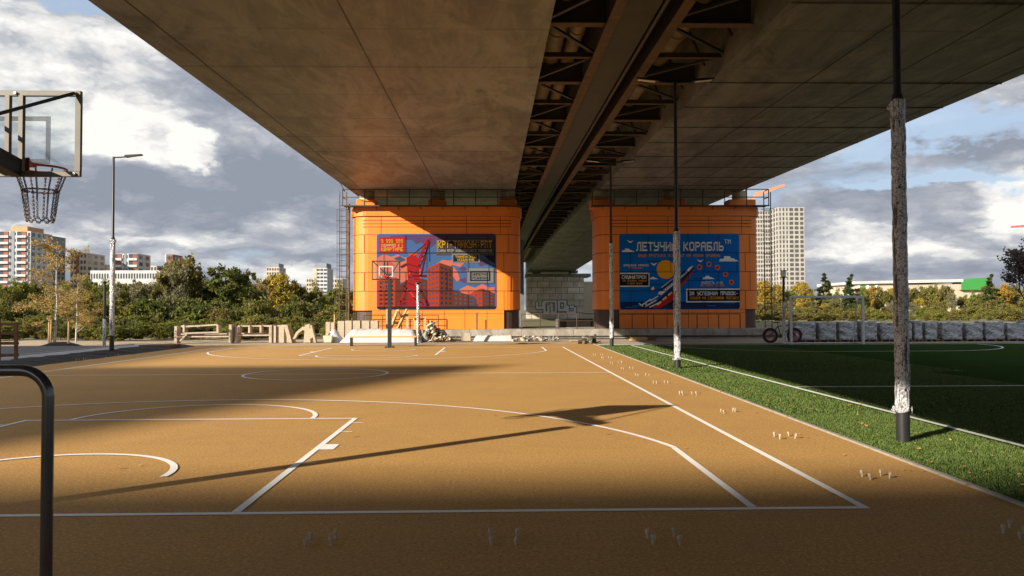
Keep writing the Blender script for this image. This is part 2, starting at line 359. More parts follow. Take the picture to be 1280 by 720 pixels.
# turf fibres, denser near the camera
def blades(n, x0, x1, y0, y1, hgt, w):
    X = rng.uniform(x0, x1, n); Y = rng.uniform(y0, y1, n); k = X > 4.265+.0125*Y; k &= ~((np.abs(X-6.08) < .05)); X = X[k]; Y = Y[k]; n = len(X)
    a = rng.uniform(0, 2*PI, n); hh = hgt*rng.uniform(.6, 1.2, n); le = rng.uniform(0, .9, n)*hh; la = rng.uniform(0, 2*PI, n)
    v = np.zeros((n, 3, 3)); v[:, 0] = np.stack([X-np.cos(a)*w/2, Y-np.sin(a)*w/2, np.full(n, .006)], 1)
    v[:, 1] = np.stack([X+np.cos(a)*w/2, Y+np.sin(a)*w/2, np.full(n, .006)], 1); v[:, 2] = np.stack([X+np.cos(la)*le, Y+np.sin(la)*le, hh], 1)
    return v.reshape(-1, 3)
def tri_mesh(name, v, mt):
    me = bpy.data.meshes.new(name); n = len(v)//3
    me.vertices.add(len(v)); me.vertices.foreach_set('co', v.ravel()); me.loops.add(len(v)); me.loops.foreach_set('vertex_index', np.arange(len(v), dtype=np.int32))
    me.polygons.add(n); me.polygons.foreach_set('loop_start', np.arange(0, 3*n, 3, dtype=np.int32)); me.update(calc_edges=True); me.materials.append(mt)
    o = bpy.data.objects.new(name, me); COL.objects.link(o); return o
v = np.concatenate([blades(150000, 4.2, 9.5, 5, 12, .032, .006), blades(90000, 4.2, 11, 12, 20, .034, .009), blades(60000, 4.3, 12, 20, 35.8, .036, .015)])
tag(tri_mesh('turf_fibres', v, M['blade']), 'short green artificial turf fibres beside the tan court', 'turf', kind='stuff')
# fallen leaves
lv = []
for i in range(260):
    y = 5.5+20*random.random()**1.6; x = XT(y)+.1+abs(random.gauss(0, 1.1)) if random.random() < .8 else XT(y)-.35*random.random()**2*2
    s = random.uniform(.012, .032); a = random.uniform(0, 6.28); t = random.uniform(-.4, .4); z = (.03 if x > XT(y)+.1 else .006)+random.uniform(0, .012)
    c, s_ = math.cos(a)*s, math.sin(a)*s; P4 = [(x+c, y+s_, z+t*s), (x-s_*.7, y+c*.7, z+s*.4), (x-c, y-s_, z-t*s+.005), (x+s_*.7, y-c*.7, z)]
    lv += [P4[0], P4[1], P4[2], P4[0], P4[2], P4[3]]
for i in range(70):
    x = random.uniform(-9, 4); y = random.uniform(5.5, 26); s = random.uniform(.012, .026); a = random.uniform(0, 6.28); c, s_ = math.cos(a)*s, math.sin(a)*s
    P4 = [(x+c, y+s_, .014), (x-s_*.7, y+c*.7, .02), (x-c, y-s_, .01), (x+s_*.7, y-c*.7, .012)]; lv += [P4[0], P4[1], P4[2], P4[0], P4[2], P4[3]]
tag(tri_mesh('fallen_leaves', np.array(lv), mat('dry_leaf', (.55, .3, .06), .7, scale=3, col2=(.3, .14, .03))), 'dry yellow leaves scattered along the turf edge', 'leaves', kind='stuff')

# ------------------------------------------------------------------ bridge deck
YP = 46.0
SL = .02
def zb(y): return 8.52+SL*(y-YP)
def DZ(y): d = y-YP; return SL*d if d < 0 else SL*d*(1-d/94)
ysd = [-60, 46, 60, 75, 90, 105, 120, 135, 150]; zsd = [DZ(y) for y in ysd]
br = thing('bridge', 'long concrete road bridge with two box girders passing overhead', 'bridge')
ZB = 8.52
def deck(xo, xi):   # outer and inner x
    s = 1 if xi > xo else -1
    b = MB(); sec = [(xo, ZB), (xi, ZB), (xi, ZB+2.3), (xo-s*0, ZB+2.3), (xo, ZB+.35)]
    if s < 0: sec = sec[::-1]
    b.extr_y(sec, ysd, zsd); return b
deck(-8.2, 1.3).build('girder', M['soffit'], br); deck(14.6, 6.15).build('girder', M['soffit'], br)
b = MB()
for gx in (-7.45, -3.15, 8.9, 11.05, 13.0, 14.1):
    b.extr_y([(gx-.022, ZB-.004), (gx+.022, ZB-.004), (gx+.022, ZB+.05), (gx-.022, ZB+.05)], ysd, zsd)
b.build('soffit_joint', M['dsteel'], br)
for y in np.arange(2.4, 46, 3.1):
    dz = DZ(y)
    for xa, xb in ((-8.19, 1.29), (6.16, 14.59)):
        
        if random.random() < .35: continue
        wd = random.uniform(.006, .013); yy = y+(1.3 if xa > 0 else 0)+random.uniform(-.2, .2)
        b = MB(); b.span(xa, xb, yy-wd, yy+wd, ZB-.003+dz, ZB+.03+dz); b.build('soffit_joint', M['conc_dark'], br)
b = MB(); b.extr_y([(1.3, ZB+2.2), (6.15, ZB+2.2), (6.15, ZB+2.45), (1.3, ZB+2.45)], ysd, zsd); b.build('deck_slab', M['slab'], br)
for gx in (2.72, 4.15):
    b = MB(); b.extr_y([(gx-.12, ZB+.12), (gx+.12, ZB+.12), (gx+.12, ZB+.16), (gx-.12, ZB+.16)], ysd, zsd); b.build('girder_flange', M['rust'], br)
    b = MB(); b.extr_y([(gx-.02, ZB+.161), (gx+.02, ZB+.161), (gx+.02, ZB+2.19), (gx-.02, ZB+2.19)], ysd, zsd); b.build('girder_web', M['dsteel'], br)
b = MB(); b.extr_y([(2.9, ZB+.3), (3.68, ZB+.3), (3.68, ZB+.34), (2.9, ZB+.34)], ysd, zsd); b.build('service_tray', M['plate'], br)
b = MB(); b.tube([(3.75, y_, ZB+.25+z_) for y_, z_ in zip(ysd, zsd)], .05, 8); b.build('service_pipe', M['dsteel'], br)
for px_, r in ((1.75, .26), (2.3, .2), (5.0, .3)):
    b = MB(); b.tube([(px_, y_, ZB+1.15+z_) for y_, z_ in zip(ysd, zsd)], r, 14)
    for k in range(46):
        y = -58+k*4.4; b.tube([(px_, y, ZB+1.15+DZ(y)), (px_, y+.12, ZB+1.15+DZ(y))], r+.03, 14)
    b.build('pipe', M['pipe'], br)
k = 0; y = 3.0
while y < 100:
    dz = DZ(y)
    for xa, xb in ((1.32, 2.69), (4.2, 6.13)):
        big = k % 2 == 0; b = MB()
        if big:
            b.span(xa, xb, y-.01, y+.01, ZB+.35+dz, ZB+.95+dz); b.span(xa, xb, y-.14, y+.14, ZB+.33+dz, ZB+.35+dz, 1)
        else: b.span(xa, xb, y-.06, y+.06, ZB+.34+dz, ZB+.46+dz); b.span(xa, xb, y-.075, y+.075, ZB+.325+dz, ZB+.34+dz, 1)
        b.build('cross_beam', [M['dsteel'], M['rust']], br)
        if y < 60:
            b = MB(); yy = y+2.5
            if big: b.bar((xa, y+.2, ZB+.42+dz), (xb, yy-.1, ZB+.42+dz+.05), .09, .06)
            else: b.bar((xb, y+.2, ZB+.42+dz), (xa, yy-.1, ZB+.42+dz+.05), .09, .06)
            if xa > 3: b.bar((xa+1.2, y+1.2, ZB+1.9+dz), (xb-.1, y+1.2, ZB+.5+dz), .06, .06)
            b.build('diagonal_brace', M['dsteel'], br)
            b = MB()
            for j in range(1): b.span(xa+.1, xb-.1, y+1.3, y+1.38, ZB+2.05+dz, ZB+2.19+dz)
            b.build('slab_rib', M['dsteel'], br)
    k += 1; y += 2.6
# parapet above deck
for x in (-8.0, 14.4):
    b = MB(); b.extr_y([(x-.12, ZB+2.31), (x+.12, ZB+2.31), (x+.12, ZB+3.1), (x-.12, ZB+3.1)], ysd, zsd); b.build('parapet', M['conc'], br)

# ------------------------------------------------------------------ piers
def rrect(x0, x1, y0, y1, r, n=8):
    pts = []
    for cx, cy, a0 in ((x1-r, y0+r, -90), (x1-r, y1-r, 0), (x0+r, y1-r, 90), (x0+r, y0+r, 180)):
        for i in range(n+1):
            a = math.radians(a0+90*i/n); pts.append((cx+r*math.cos(a), cy+r*math.sin(a)))
    return pts
zbase, zmid, ztop, zlip = ZP(411, YP), ZP(387.5, YP), ZP(258.5, YP), ZP(270, YP)
def pier(xl, xr, label, blocks):
    t = thing('bridge_pier', label, 'bridge pier', ((xl+xr)/2, YP+1.5, zbase), 0, None)
    ox, oy, oz = -(xl+xr)/2, -(YP+1.5), -zbase
    def fin(b, name, ms):
        b.v = [(x+ox, y+oy, z+oz) for x, y, z in b.v]; return b.build(name, ms, t)
    D = 3.4; R = 1.0
    b = MB(); b.prism(rrect(xl, xr, YP, YP+D, R), zmid, zlip, 0); fin(b, 'cladding', M['orange'])
    b = MB(); b.prism(rrect(xl-.09, xr+.09, YP-.09, YP+D+.09, R), zlip+.002, ztop, 0); fin(b, 'cornice', M['orange'])
    b = MB(); b.prism(rrect(xl+.08, xr-.08, YP+.08, YP+D-.08, R), zbase, zmid-.002); fin(b, 'base_cladding', M['basedark'])
    b = MB(); b.span(xl+1.25, xr-.98, YP-.01, YP+.2, zbase+.002, zmid-.004); fin(b, 'base_panel', M['orange'])
    # seams
    b = MB()
    hs = [zmid, ZP(363.5, YP), ZP(340, YP), ZP(316, YP), ZP(293, YP), zlip]
    for hz in hs: 
        pr = rrect(xl-.006, xr+.006, YP-.006, YP+D+.006, R); b.prism(pr, hz-.022, hz+.012)
    for hz in (ZP(275.5, YP), ZP(279.5, YP), ZP(283.5, YP)): b.span(xl+.7, xr-.55, YP-.012, YP, hz-.014, hz+.014)
    W_ = xr-xl; fr = [[.2, .42, .66, .9], [.08, .33, .56, .8, .93], [.18, .43, .66, .9], [.08, .33, .56, .8, .93], [.18, .43, .68, .88]]
    for i in range(5):
        for q in fr[i]: b.span(xl+W_*q-.013, xl+W_*q+.013, YP-.007, YP, hs[i]+.014, hs[i+1]-.024)
    for q in (.3, .42, .55, .67, .8): b.span(xl+W_*q-.013, xl+W_*q+.013, YP-.017, YP-.01, zbase+.01, zmid-.03)
    for q in (.33,): b.span(xl+1.3, xr-1., YP-.017, YP-.01, zbase+.86, zbase+.885)
    fin(b, 'panel_seams', M['seam'])
    for bx0, bx1 in blocks:
        b = MB(); b.span(bx0, bx1, YP+.5, YP+1.6, ztop+.001, ztop+.5, bev=.03); fin(b, 'bearing_block', M['orange'])
        b = MB(); c = (bx0+bx1)/2; b.tube([(c, YP+1.05, ztop+.5), (c, YP+1.05, ZB+.06)], .44, 24); fin(b, 'bearing', M['paleconc'] if bx0 < -7 or bx0 > 13 else M['conc'])
    return t
xl1, xr1 = XP(438, YP, 340), XP(651, YP, 340); xl2, xr2 = XP(740.5, 48.4, 340), XP(952, YP, 340)
pier(xl1, xr1, 'sunlit orange panel clad bridge pier behind the bench, left of the passage', [(XP(a, YP), XP(b_, YP)) for a, b_ in ((443, 467), (534, 557), (624, 647))])
pier(xl2, xr2, 'shaded orange panel clad bridge pier behind the turf pitch, right of the passage', [(XP(a, YP), XP(b_, YP)) for a, b_ in ((741, 770), (829, 861), (916, 950))])
# service platforms with railings on top
def platform(xa, xb, label, side):
    t = thing('service_platform', label, 'railing', ((xa+xb)/2, YP-.5, ztop))
    ox = -(xa+xb)/2; oy = -(YP-.5); oz = -ztop
    def fin(b, name, ms): b.v = [(x+ox, y+oy, z+oz) for x, y, z in b.v]; return b.build(name, ms, t)
    b = MB(); b.span(xa, xb, YP-.45, YP+.3, ztop+.01, ztop+.03); b.span(xa, xb, YP-.47, YP-.44, ztop-.03, ztop+.04); fin(b, 'walkway', M['grail'])
    zt = ztop+.95
    b = MB(); y0 = YP-.42
    for hz in (zt, ztop+.5):
        b = MB(); b.tube([(xa, YP+.3, hz), (xa, y0, hz), (xb, y0, hz), (xb, YP+.3, hz)], .028, 6); fin(b, 'handrail', M['grail'])
    n = 8
    for i in range(n+1):
        x = xa+(xb-xa)*i/n; b = MB(); b.tube([(x, y0, ztop), (x, y0, zt)], .03, 6); fin(b, 'post', M['grail'])
    for i in range(n):
        x = xa+(xb-xa)*(i+.5)/n; b = MB(); b.bar((x, YP-.1, ztop-.16), (x, YP-.42, ztop-.01), .03, .03); fin(b, 'bracket', M['grail'])
platform(XP(427, YP-.7, 250), XP(650, YP-.7, 250), 'rusty steel walkway with railing on top of the sunlit orange pier', -1)
platform(XP(741, YP-.7, 250), XP(963, YP-.7, 250), 'rusty steel walkway with railing on top of the shaded orange pier', 1)
# caged ladders
def ladder(x, zt, label, out):
    t = thing('access_ladder', label, 'ladder', (x, YP+.3, zbase-.5))
    for dx in (0, .4*out): b = MB(); b.tube([(dx, 0, 0), (dx, 0, zt-zbase+.5)], .03, 6); b.build('ladder_rail', M['rust'], t)
    for k in range(24): b = MB(); b.tube([(0, 0, .3+k*.32), (.4*out, 0, .3+k*.32)], .018, 5); b.build('rung', M['rust'], t)
    for k in range(9):
        zz = 2.2+k*.65; b = MB(); b.tube([(.2*out+.36*math.cos(a), -.36*math.sin(a)-.02, zz) for a in np.linspace(0, PI, 9)], .014, 4); b.build('cage_hoop', M['grail'], t)
    for a in (.6, 1.57, 2.5): b = MB(); b.tube([(.2*out+.37*math.cos(a), -.37*math.sin(a)-.02, 2.2), (.2*out+.37*math.cos(a), -.37*math.sin(a)-.02, 7.4)], .012, 4); b.build('cage_strip', M['grail'], t)
ladder(xl1-.28, ztop+.9, 'thin caged steel ladder climbing the left side of the sunlit pier', -1)
ladder(xr2+.28, ztop+.9, 'dark caged steel ladder climbing the right side of the shaded pier', 1)
t = MB(); t.tube([(xl1-.12, YP+.2, zbase-.5), (xl1-.12, YP+.2, ztop+.2)], .06, 8); tag(t.build('drain_pipe', M['rust']), 'rusty vertical drain pipe on the left corner of the sunlit pier', 'pipe')
a = P(414, 208, YP-2); b_ = P(431, 239, YP-.7); t = MB(); t.tube([(a[0], YP-2, a[1]), (b_[0], YP-.7, b_[1])], .02, 5); tag(t.build('stay_cable', M['grail']), 'thin slanting cable from deck edge to the left pier walkway', 'cable')
a = P(942, 222, YP-2); b_ = P(931, 240, YP-.7); t = MB(); t.tube([(a[0], YP-2, a[1]), (b_[0], YP-.7, b_[1])], .02, 5); tag(t.build('stay_cable', M['grail']), 'thin slanting cable from deck edge to the right pier walkway', 'cable')

# ------------------------------------------------------------------ plinth and its rails
YW = 44.3
t = MB(); xa = XP(522, YW); xb = XP(975, YW); zt = zbase
sg = 7
for i in range(sg):
    x0 = xa+(xb-xa)*i/sg; x1 = xa+(xb-xa)*(i+1)/sg; t.span(x0+.006, x1-.006, YW, YW+3+2.6, -.05, zt-.004+.01*(i % 2), bev=.02)
tag(t.build('concrete_plinth', M['conc']), 'long low weathered concrete plinth under both orange piers', 'plinth')
t = MB(); t.span(XP(425, YW+1), xa-.01, YW+1.2, YW+6, -.05, zt-.004); tag(t.build('concrete_plinth', M['conc']), 'concrete foundation slab behind the white sheeting and upright blocks', 'plinth')
t = MB(); t.tube([(XP(560, YW-.25), YW-.25, .12), (XP(975, YW-.25), YW-.25, .12)], .05, 8); tag(t.build('pipe', M['dsteel']), 'dark pipe lying along the foot of the concrete plinth', 'pipe')
def guard(x0, x1, y, z0, hgt, n, label, mid=True, mt=None):
    t = thing('guard_rail', label, 'railing', ((x0+x1)/2, y, z0)); w = (x1-x0)/2; mt = mt or M['grail']
    b = MB(); b.tube([(-w, 0, hgt), (w, 0, hgt)], .025, 6); b.build('handrail', mt, t)
    if mid: b = MB(); b.tube([(-w, 0, hgt*.55), (w, 0, hgt*.55)], .02, 6); b.build('middle_rail', mt, t)
    for i in range(n+1):
        x = -w+2*w*i/n; b = MB(); b.tube([(x, 0, 0), (x, 0, hgt)], .028, 6); b.build('post', mt, t)
guard(XP(652, YW+.15), XP(744, YW+.15), YW+.15, zt, .85, 4, 'rusty pipe guard rail spanning the passage between the piers')
guard(XP(763, YW+.2), XP(925, YW+.2), YW+.2, zt, .82, 6, 'thin pipe guard rail in front of the shaded orange pier', False)
guard(XP(455, YW+1.3), XP(548, YW+1.3), YW+1.3, zt, .8, 4, 'rusty pipe guard rail in front of the sunlit orange pier')
for x_, h_ in ((596, .95), (607, .55)):
    t = MB(); t.tube([(XP(x_, YW+.2), YW+.2, zt), (XP(x_, YW+.2), YW+.2, zt+h_)], .045, 8)
    tag(t.build('steel_post', M['rust']), ('taller' if h_ > .9 else 'shorter')+' of the two rusty stub posts before the sunlit pier', 'post')

# ------------------------------------------------------------------ pixel lettering
GL = {}
def g(ch, rows): GL[ch] = rows.split()
g('А','01110 10001 10001 11111 10001 10001 10001'); g('Б','11111 10000 10000 11110 10001 10001 11110'); g('В','11110 10001 10001 11110 10001 10001 11110')
g('Г','11111 10000 10000 10000 10000 10000 10000'); g('Д','00110 01010 01010 01010 01010 11111 10001'); g('Е','11111 10000 10000 11110 10000 10000 11111')
g('З','11110 00001 00001 01110 00001 00001 11110'); g('И','10001 10001 10011 10101 11001 10001 10001'); g('Й','00100 10001 10011 10101 11001 10001 10001')
g('К','10001 10010 10100 11000 10100 10010 10001'); g('Л','00111 01001 01001 01001 01001 01001 10001'); g('М','10001 11011 10101 10101 10001 10001 10001')
g('Н','10001 10001 10001 11111 10001 10001 10001'); g('О','01110 10001 10001 10001 10001 10001 01110'); g('П','11111 10001 10001 10001 10001 10001 10001')
g('Р','11110 10001 10001 11110 10000 10000 10000'); g('С','01111 10000 10000 10000 10000 10000 01111'); g('Т','11111 00100 00100 00100 00100 00100 00100')
g('У','10001 10001 10001 01111 00001 00001 11110'); g('Х','10001 01010 00100 00100 00100 01010 10001'); g('Ц','10010 10010 10010 10010 10010 11111 00001')
g('Ч','10001 10001 10001 01111 00001 00001 00001'); g('Ш','10101 10101 10101 10101 10101 10101 11111'); g('Щ','10101 10101 10101 10101 10101 11111 00001')
g('Ы','10001 10001 10001 11001 10101 10101 11001'); g('Ь','10000 10000 10000 11110 10001 10001 11110'); g('Э','11110 00001 00001 01111 00001 00001 11110')
g('Ю','10010 10101 10101 11101 10101 10101 10010'); g('Я','01111 10001 10001 01111 00101 01001 10001'); g('Ж','10101 10101 01110 00100 01110 10101 10101')
g('9','01110 10001 10001 01111 00001 00001 01110'); g('1','00100 01100 00100 00100 00100 00100 01110'); g('0','01110 10001 10001 10001 10001 10001 01110')
g(':','00000 00100 00000 00000 00100 00000 00000'); g('-','00000 00000 00000 01110 00000 00000 00000'); g('+','00000 00100 00100 11111 00100 00100 00000')
g('%','11001 11010 00010 00100 01000 01011 10011'); g(' ','00000 00000 00000 00000 00000 00000 00000')
def letters(b, text, x0, x1, z0, z1, y, th=.01, mi=0, grow=.0):
    n = len(text)*6-1; cw = (x1-x0)/n; ch = (z1-z0)/7
    for i, c in enumerate(text):
        for r, row in enumerate(GL[c]):
            j = 0
            while j < 5:
                if row[j] == '1':
                    k = j
                    while k < 5 and row[k] == '1': k += 1
                    b.span(x0+(i*6+j)*cw-grow*cw, x0+(i*6+k)*cw+grow*cw, y-th, y, z1-(r+1)*ch-grow*ch, z1-r*ch+grow*ch, mi); j = k
                else: j += 1
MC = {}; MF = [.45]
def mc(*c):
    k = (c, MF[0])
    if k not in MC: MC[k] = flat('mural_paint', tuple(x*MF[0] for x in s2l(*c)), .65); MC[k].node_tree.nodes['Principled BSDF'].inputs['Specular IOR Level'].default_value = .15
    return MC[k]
def mural(px0, px1, py0, py1, label, pxm):
    xs0 = XP(px0, YP, 340); xs1 = XP(px1, YP, 340); zt_ = ZP(py0, YP, pxm); zb_ = ZP(py1, YP, pxm); cx = (xs0+xs1)/2; cz = (zt_+zb_)/2
    t = thing('mural', label, 'mural', (cx, YP-.02, cz))
    fx = lambda p: xs0+(xs1-xs0)*(p-px0)/(px1-px0)-cx; fz = lambda p: zt_+(zb_-zt_)*(p-py0)/(py1-py0)-cz
    w = (xs1-xs0)/2; hh = (zt_-zb_)/2; r = .17; poly = []
    for cx_, cz_, a0 in ((w-r, -hh+r, -90), (w-r, hh-r, 0), (-w+r, hh-r, 90), (-w+r, -hh+r, 180)):
        for i in range(6): a = math.radians(a0+18*i); poly.append((cx_+r*math.cos(a), cz_+r*math.sin(a)))
    return t, fx, fz, poly
def pj(fx, fz, pts): return [(fx(x), fz(y)) for x, y in pts][::-1]
# mural 1
t, fx, fz, poly = mural(470.8, 620.2, 292.3, 386.8, 'pixel style mural of red crane and brick houses on the sunlit orange pier', 545)
b = MB(); b.plate(poly, -.01, .02); b.build('panel', mc(80, 120, 180), t)
pb = MB(); pm = [mc(105, 75, 125), mc(235, 130, 105), mc(45, 45, 75), mc(200, 70, 35), mc(120, 55, 35), mc(70, 95, 125), mc(190, 25, 35), mc(120, 20, 30), mc(50, 40, 45), mc(235, 85, 60)]
LY = [0]
def pl(pts, mi, lay): pb.plate(pj(fx, fz, pts), -.012-.003*lay, .0025, mi)
pl([(513,293.5),(617,293.5),(617,298),(606,300),(590,300),(572,299),(566,308),(560,311),(552,306),(545,304),(538,310),(531,307),(527,303),(520,305),(515,300),(490,299),(488,295)], 0, 1)
pl([(540,293.2),(617,293.2),(619,300),(619,330),(612,326),(600,315),(585,310),(560,303)], 2, .5)
for pts in ([(472,322),(480,318),(490,321),(497,318),(505,322),(512,321),(516,330),(525,333),(527,352),(514,356),(500,352),(490,355),(472,352)],
            [(545,330),(553,325),(562,326),(571,322),(580,329),(575,334),(566,331),(556,336),(548,336)], [(566,333),(572,340),(575,350),(571,352),(566,345)],
            [(574,362),(584,357),(594,360),(603,355),(612,360),(618,359),(618,372),(590,370),(580,371)], [(560,318),(570,314),(585,319),(580,322),(566,321)],
            [(584,343),(592,340),(600,346),(591,349)], [(600,335),(612,338),(617,345),(606,342)]): pl(pts, 1, 1)
for pts in ([(474,313),(482,311),(488,316),(480,318)], [(492,323),(500,320),(508,325),(500,328)], [(480,330),(488,327),(494,332),(485,334)]): pl(pts, 9 if pts[0][0] != 492 else 5, 2)
for pts in ([(573,350),(581,347),(588,351),(580,354)], [(596,327),(606,325),(612,330),(600,333)], [(573,336),(579,333),(586,337),(578,339)]): pl(pts, 0, 1.5)
# brick houses
pl([(472,351),(480,348),(494,347),(494,383),(472,383)], 3, 2); pl([(494,347),(500,349),(500,383),(494,383)], 4, 2)
pl([(500,356),(508,350),(526,350),(534,352),(534,383),(500,383)], 4, 1.6); pl([(522,347),(534,350),(534,383),(522,383)], 4, 1.9)
pl([(534,335),(549,328.5),(549,383),(534,383)], 3, 3); pl([(549,328.5),(566,334),(566,383),(549,383)], 4, 3)
pl([(566,363),(594,371),(598,383),(566,383)], 4, 3.3)
pl([(586,368),(600,361),(603,361),(603,383),(598,383),(594,372)], 3, 3.6); pl([(603,361),(618,367),(618,383),(603,383)], 4, 3.6)
pl([(472,383),(619,383),(619.5,385),(618,386.3),(473,386.3),(471.5,385)], 8, 4.4)
def wins(x0, x1, y0, y1, nx, ny, dy0=0, dy1=0, lay=4, mi=5, f=.5):
    for i in range(nx):
        for j in range(ny):
            u0 = (i+.25)/nx; u1 = (i+.25+f)/nx; v0 = (j+.25)/ny; v1 = (j+.25+f)/ny
            q = lambda u, v: (x0+(x1-x0)*u, (y0+(dy0)*u)+((y1+dy1*u)-(y0+dy0*u))*v)
            pl([q(u0, v0), q(u1, v0), q(u1, v1), q(u0, v1)], mi, lay)
wins(534.5, 548.5, 336, 382, 3, 8, -6, 0); wins(549.5, 565.5, 331, 382, 3, 8, 5, 0, mi=2); wins(567, 596, 364, 382, 5, 3, 7, 0, mi=5)
wins(588, 602, 370, 382, 3, 3, -6, 0); wins(604, 617, 363, 382, 3, 4, 4, 0, mi=5); wins(473, 493, 351, 382, 3, 6, -2, 0, mi=2); wins(502, 520, 355, 382, 3, 5, mi=2); wins(523, 533, 352, 382, 2, 6, mi=5)
# harbour crane
def beam(x0, y0, x1, y1, w, mi, lay):
    dx, dy = x1-x0, y1-y0; l = math.hypot(dx, dy); nx, ny = -dy/l*w/2, dx/l*w/2
    q = [(x0+nx, y0+ny), (x1+nx, y1+ny), (x1-nx, y1-ny), (x0-nx, y0-ny)]
    A = sum(q[i][0]*q[(i+1) % 4][1]-q[(i+1) % 4][0]*q[i][1] for i in range(4))
    pl(q if A > 0 else q[::-1], mi, lay)
pl([(508,322),(518,318),(524,324),(524,352),(520,383),(509,383),(510,352)], 6, 5)
for q in ((518,340,533,300,3.2,6), (526,345,536,300,2,7), (533,299,538,299,3,6), (511,318,522,317,4,9), (509,330,501,334,3,7), (512,352,498,382,3,6), (520,352,536,382,3,7), (505,364,530,364,2,6), (500,377,534,377,2,6), (514,320,532,305,.8,8), (524,335,538,302,1,7), (515,345,533,345,3,7), (536,303,537,327,.7,2), (517,372,530,381,1.6,7), (508,360,522,376,1.6,9), (503,382,536,382,2,6)): beam(*q, 6)
for i in range(7): beam(520+i*2.1, 338-i*5.4, 526+i*1.5, 334-i*5, 1.1, 7 if i % 2 else 6, 7)
for i in range(5): beam(510, 330+i*8, 523, 334+i*8, 1.3, 7, 7)
for i in range(6): pl([(511+(i % 3)*4,340+i*7),(513+(i % 3)*4,340+i*7),(513+(i % 3)*4,343+i*7),(511+(i % 3)*4,343+i*7)], 5 if i % 2 else 9, 8)
pb.build('picture', pm, t)
sb = MB(); sm = [mc(215, 30, 35), mc(150, 150, 145), mc(70, 70, 80), mc(15, 30, 70), mc(110, 110, 105)]
def sq(x0, x1, y0, y1, mi, lay):
    sb = MB(); sb.plate(pj(fx, fz, [(x0,y0),(x1,y0),(x1,y1),(x0,y1)]), -.012-.003*lay, .0028, 0); sb.build('sign_board', sm[mi], t)
sq(474, 506, 296.2, 315.5, 0, 5); sq(545, 617.5, 297, 319.5, 4, 5); sq(546, 616.5, 298, 318.5, 2, 6); sq(546, 616.5, 300, 317, 1, 7); sq(547.2, 617, 301, 316, 2, 8)
sq(565, 600, 317.5, 328.5, 1, 9); sq(566.5, 598, 319, 327.2, 3, 10); sq(583, 618, 335.5, 355, 4, 9); sq(584, 616.5, 335.5, 353.5, 1, 9.6); sq(587.5, 613, 339, 351.5, 3, 10)
sq(589.5, 611, 341, 350, 1, 11)

def line1(text, x0, x1, y0, y1, col, lay, g_=.12, tt=None, f=None):
    b = MB(); fx_, fz_ = f or (fx, fz); letters(b, text, fx_(x0), fx_(x1), fz_(y1), fz_(y0), -.012-.003*lay, .003, 0, g_*.6); b.build('lettering', mc(*col), tt or t)
line1('9 999 999', 476.5, 503.5, 299, 303.6, (240, 200, 50), 6.5); line1('СЦЕНАРИЕВ В 1', 476.5, 503.5, 305, 308.2, (245, 225, 150), 6.5); line1('КВАРТИРЕ', 476.5, 503.5, 309.4, 313.8, (245, 215, 60), 6.5)
line1('КРТ-ТАЙКУН:РПТ', 548, 615.5, 301.6, 311, (70, 45, 30), 9, .45)
line1('КРТ-ТАЙКУН:РПТ', 547.6, 615, 301.3, 310.2, (245, 190, 25), 10, .18); line1('СИМУЛЯТОР КОМПЛЕКСНОГО РАЗВИТИЯ', 548, 615, 312, 315.2, (215, 210, 200), 10, .1)
line1('ТЮМЕНСКОЕ', 569, 596, 319.8, 322.8, (245, 195, 40), 12, .15); line1('ИЗДАНИЕ', 572, 593, 323.6, 326.6, (245, 195, 40), 12, .15)
line1('ИМПЕРИЯ', 590.5, 610, 341.6, 345, (60, 50, 30), 13, .1); line1('РЕДАКЦИЯ', 590.5, 610, 346, 349.4, (60, 50, 30), 13, .1)
def seams(t, fx, fz, xs, ys, rows, x0, x1, y0, y1):
    b = MB()
    for y in ys: b.span(fx(x0), fx(x1), -.062, -.058, fz(y)-.012, fz(y)+.012)
    for i, yy in enumerate(rows[:-1]):
        for x in xs[i % 2]: b.span(fx(x)-.01, fx(x)+.01, -.062, -.058, fz(rows[i+1])+.012, fz(yy)-.012)
    b.build('panel_seams', mc(30, 25, 45), t)
seams(t, fx, fz, [(507, 558, 609), (480, 533, 585, 611)], (316, 340, 363.5), (293, 316, 340, 363.5, 386), 471.5, 619.8, 0, 0)
# mural 2
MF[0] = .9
t, fx, fz, poly = mural(774.2, 924.3, 292.3, 386.8, 'blue pixel style mural of a rearing ship and sun on the shaded orange pier', 850)
b = MB(); b.plate(poly, -.01, .02); b.build('panel', mc(0, 105, 190), t)
pb = MB(); pm = [mc(15, 65, 130), mc(245, 165, 20), mc(235, 235, 230), mc(35, 45, 70), mc(190, 40, 35), mc(245, 200, 150), mc(20, 45, 90), mc(30, 120, 205), mc(215, 110, 60)]
pl([(775,377),(924,377),(924,384),(922.5,386.2),(776,386.2),(775,384)], 6, 1)
random.seed(3)
for i in range(26):
    x = random.uniform(776, 905); y = random.uniform(378, 385); w_ = random.uniform(5, 16); pl([(x,y),(x+w_,y),(x+w_,y+.8),(x,y+.8)], random.choice([0, 7, 3]), 2)
for i in range(8):
    x = random.uniform(776, 880); y = random.uniform(300, 370); w_ = random.uniform(15, 40); pl([(x,y),(x+w_,y),(x+w_,y+1.2),(x,y+1.2)], 0, .6)
pl([(832+11.5*math.cos(a), 337+11.8*math.sin(a)) for a in np.linspace(0, 2*PI, 33)[:-1]], 1, 3)
def cloud(x, y, s, lay=3):
    for dx, w_, h_ in ((-7, 8, 2.5), (-3, 9, 5), (2, 7, 3), (6, 5, 1.6)): pl([(x+dx*s,y-h_*s),(x+(dx+w_*.6)*s,y-h_*s),(x+(dx+w_)*s,y),(x+(dx-1)*s,y)], 2, lay); lay += .3
cloud(784, 315, .85); cloud(909, 327, 1.3); cloud(816, 349, .55); cloud(884, 349, .8)
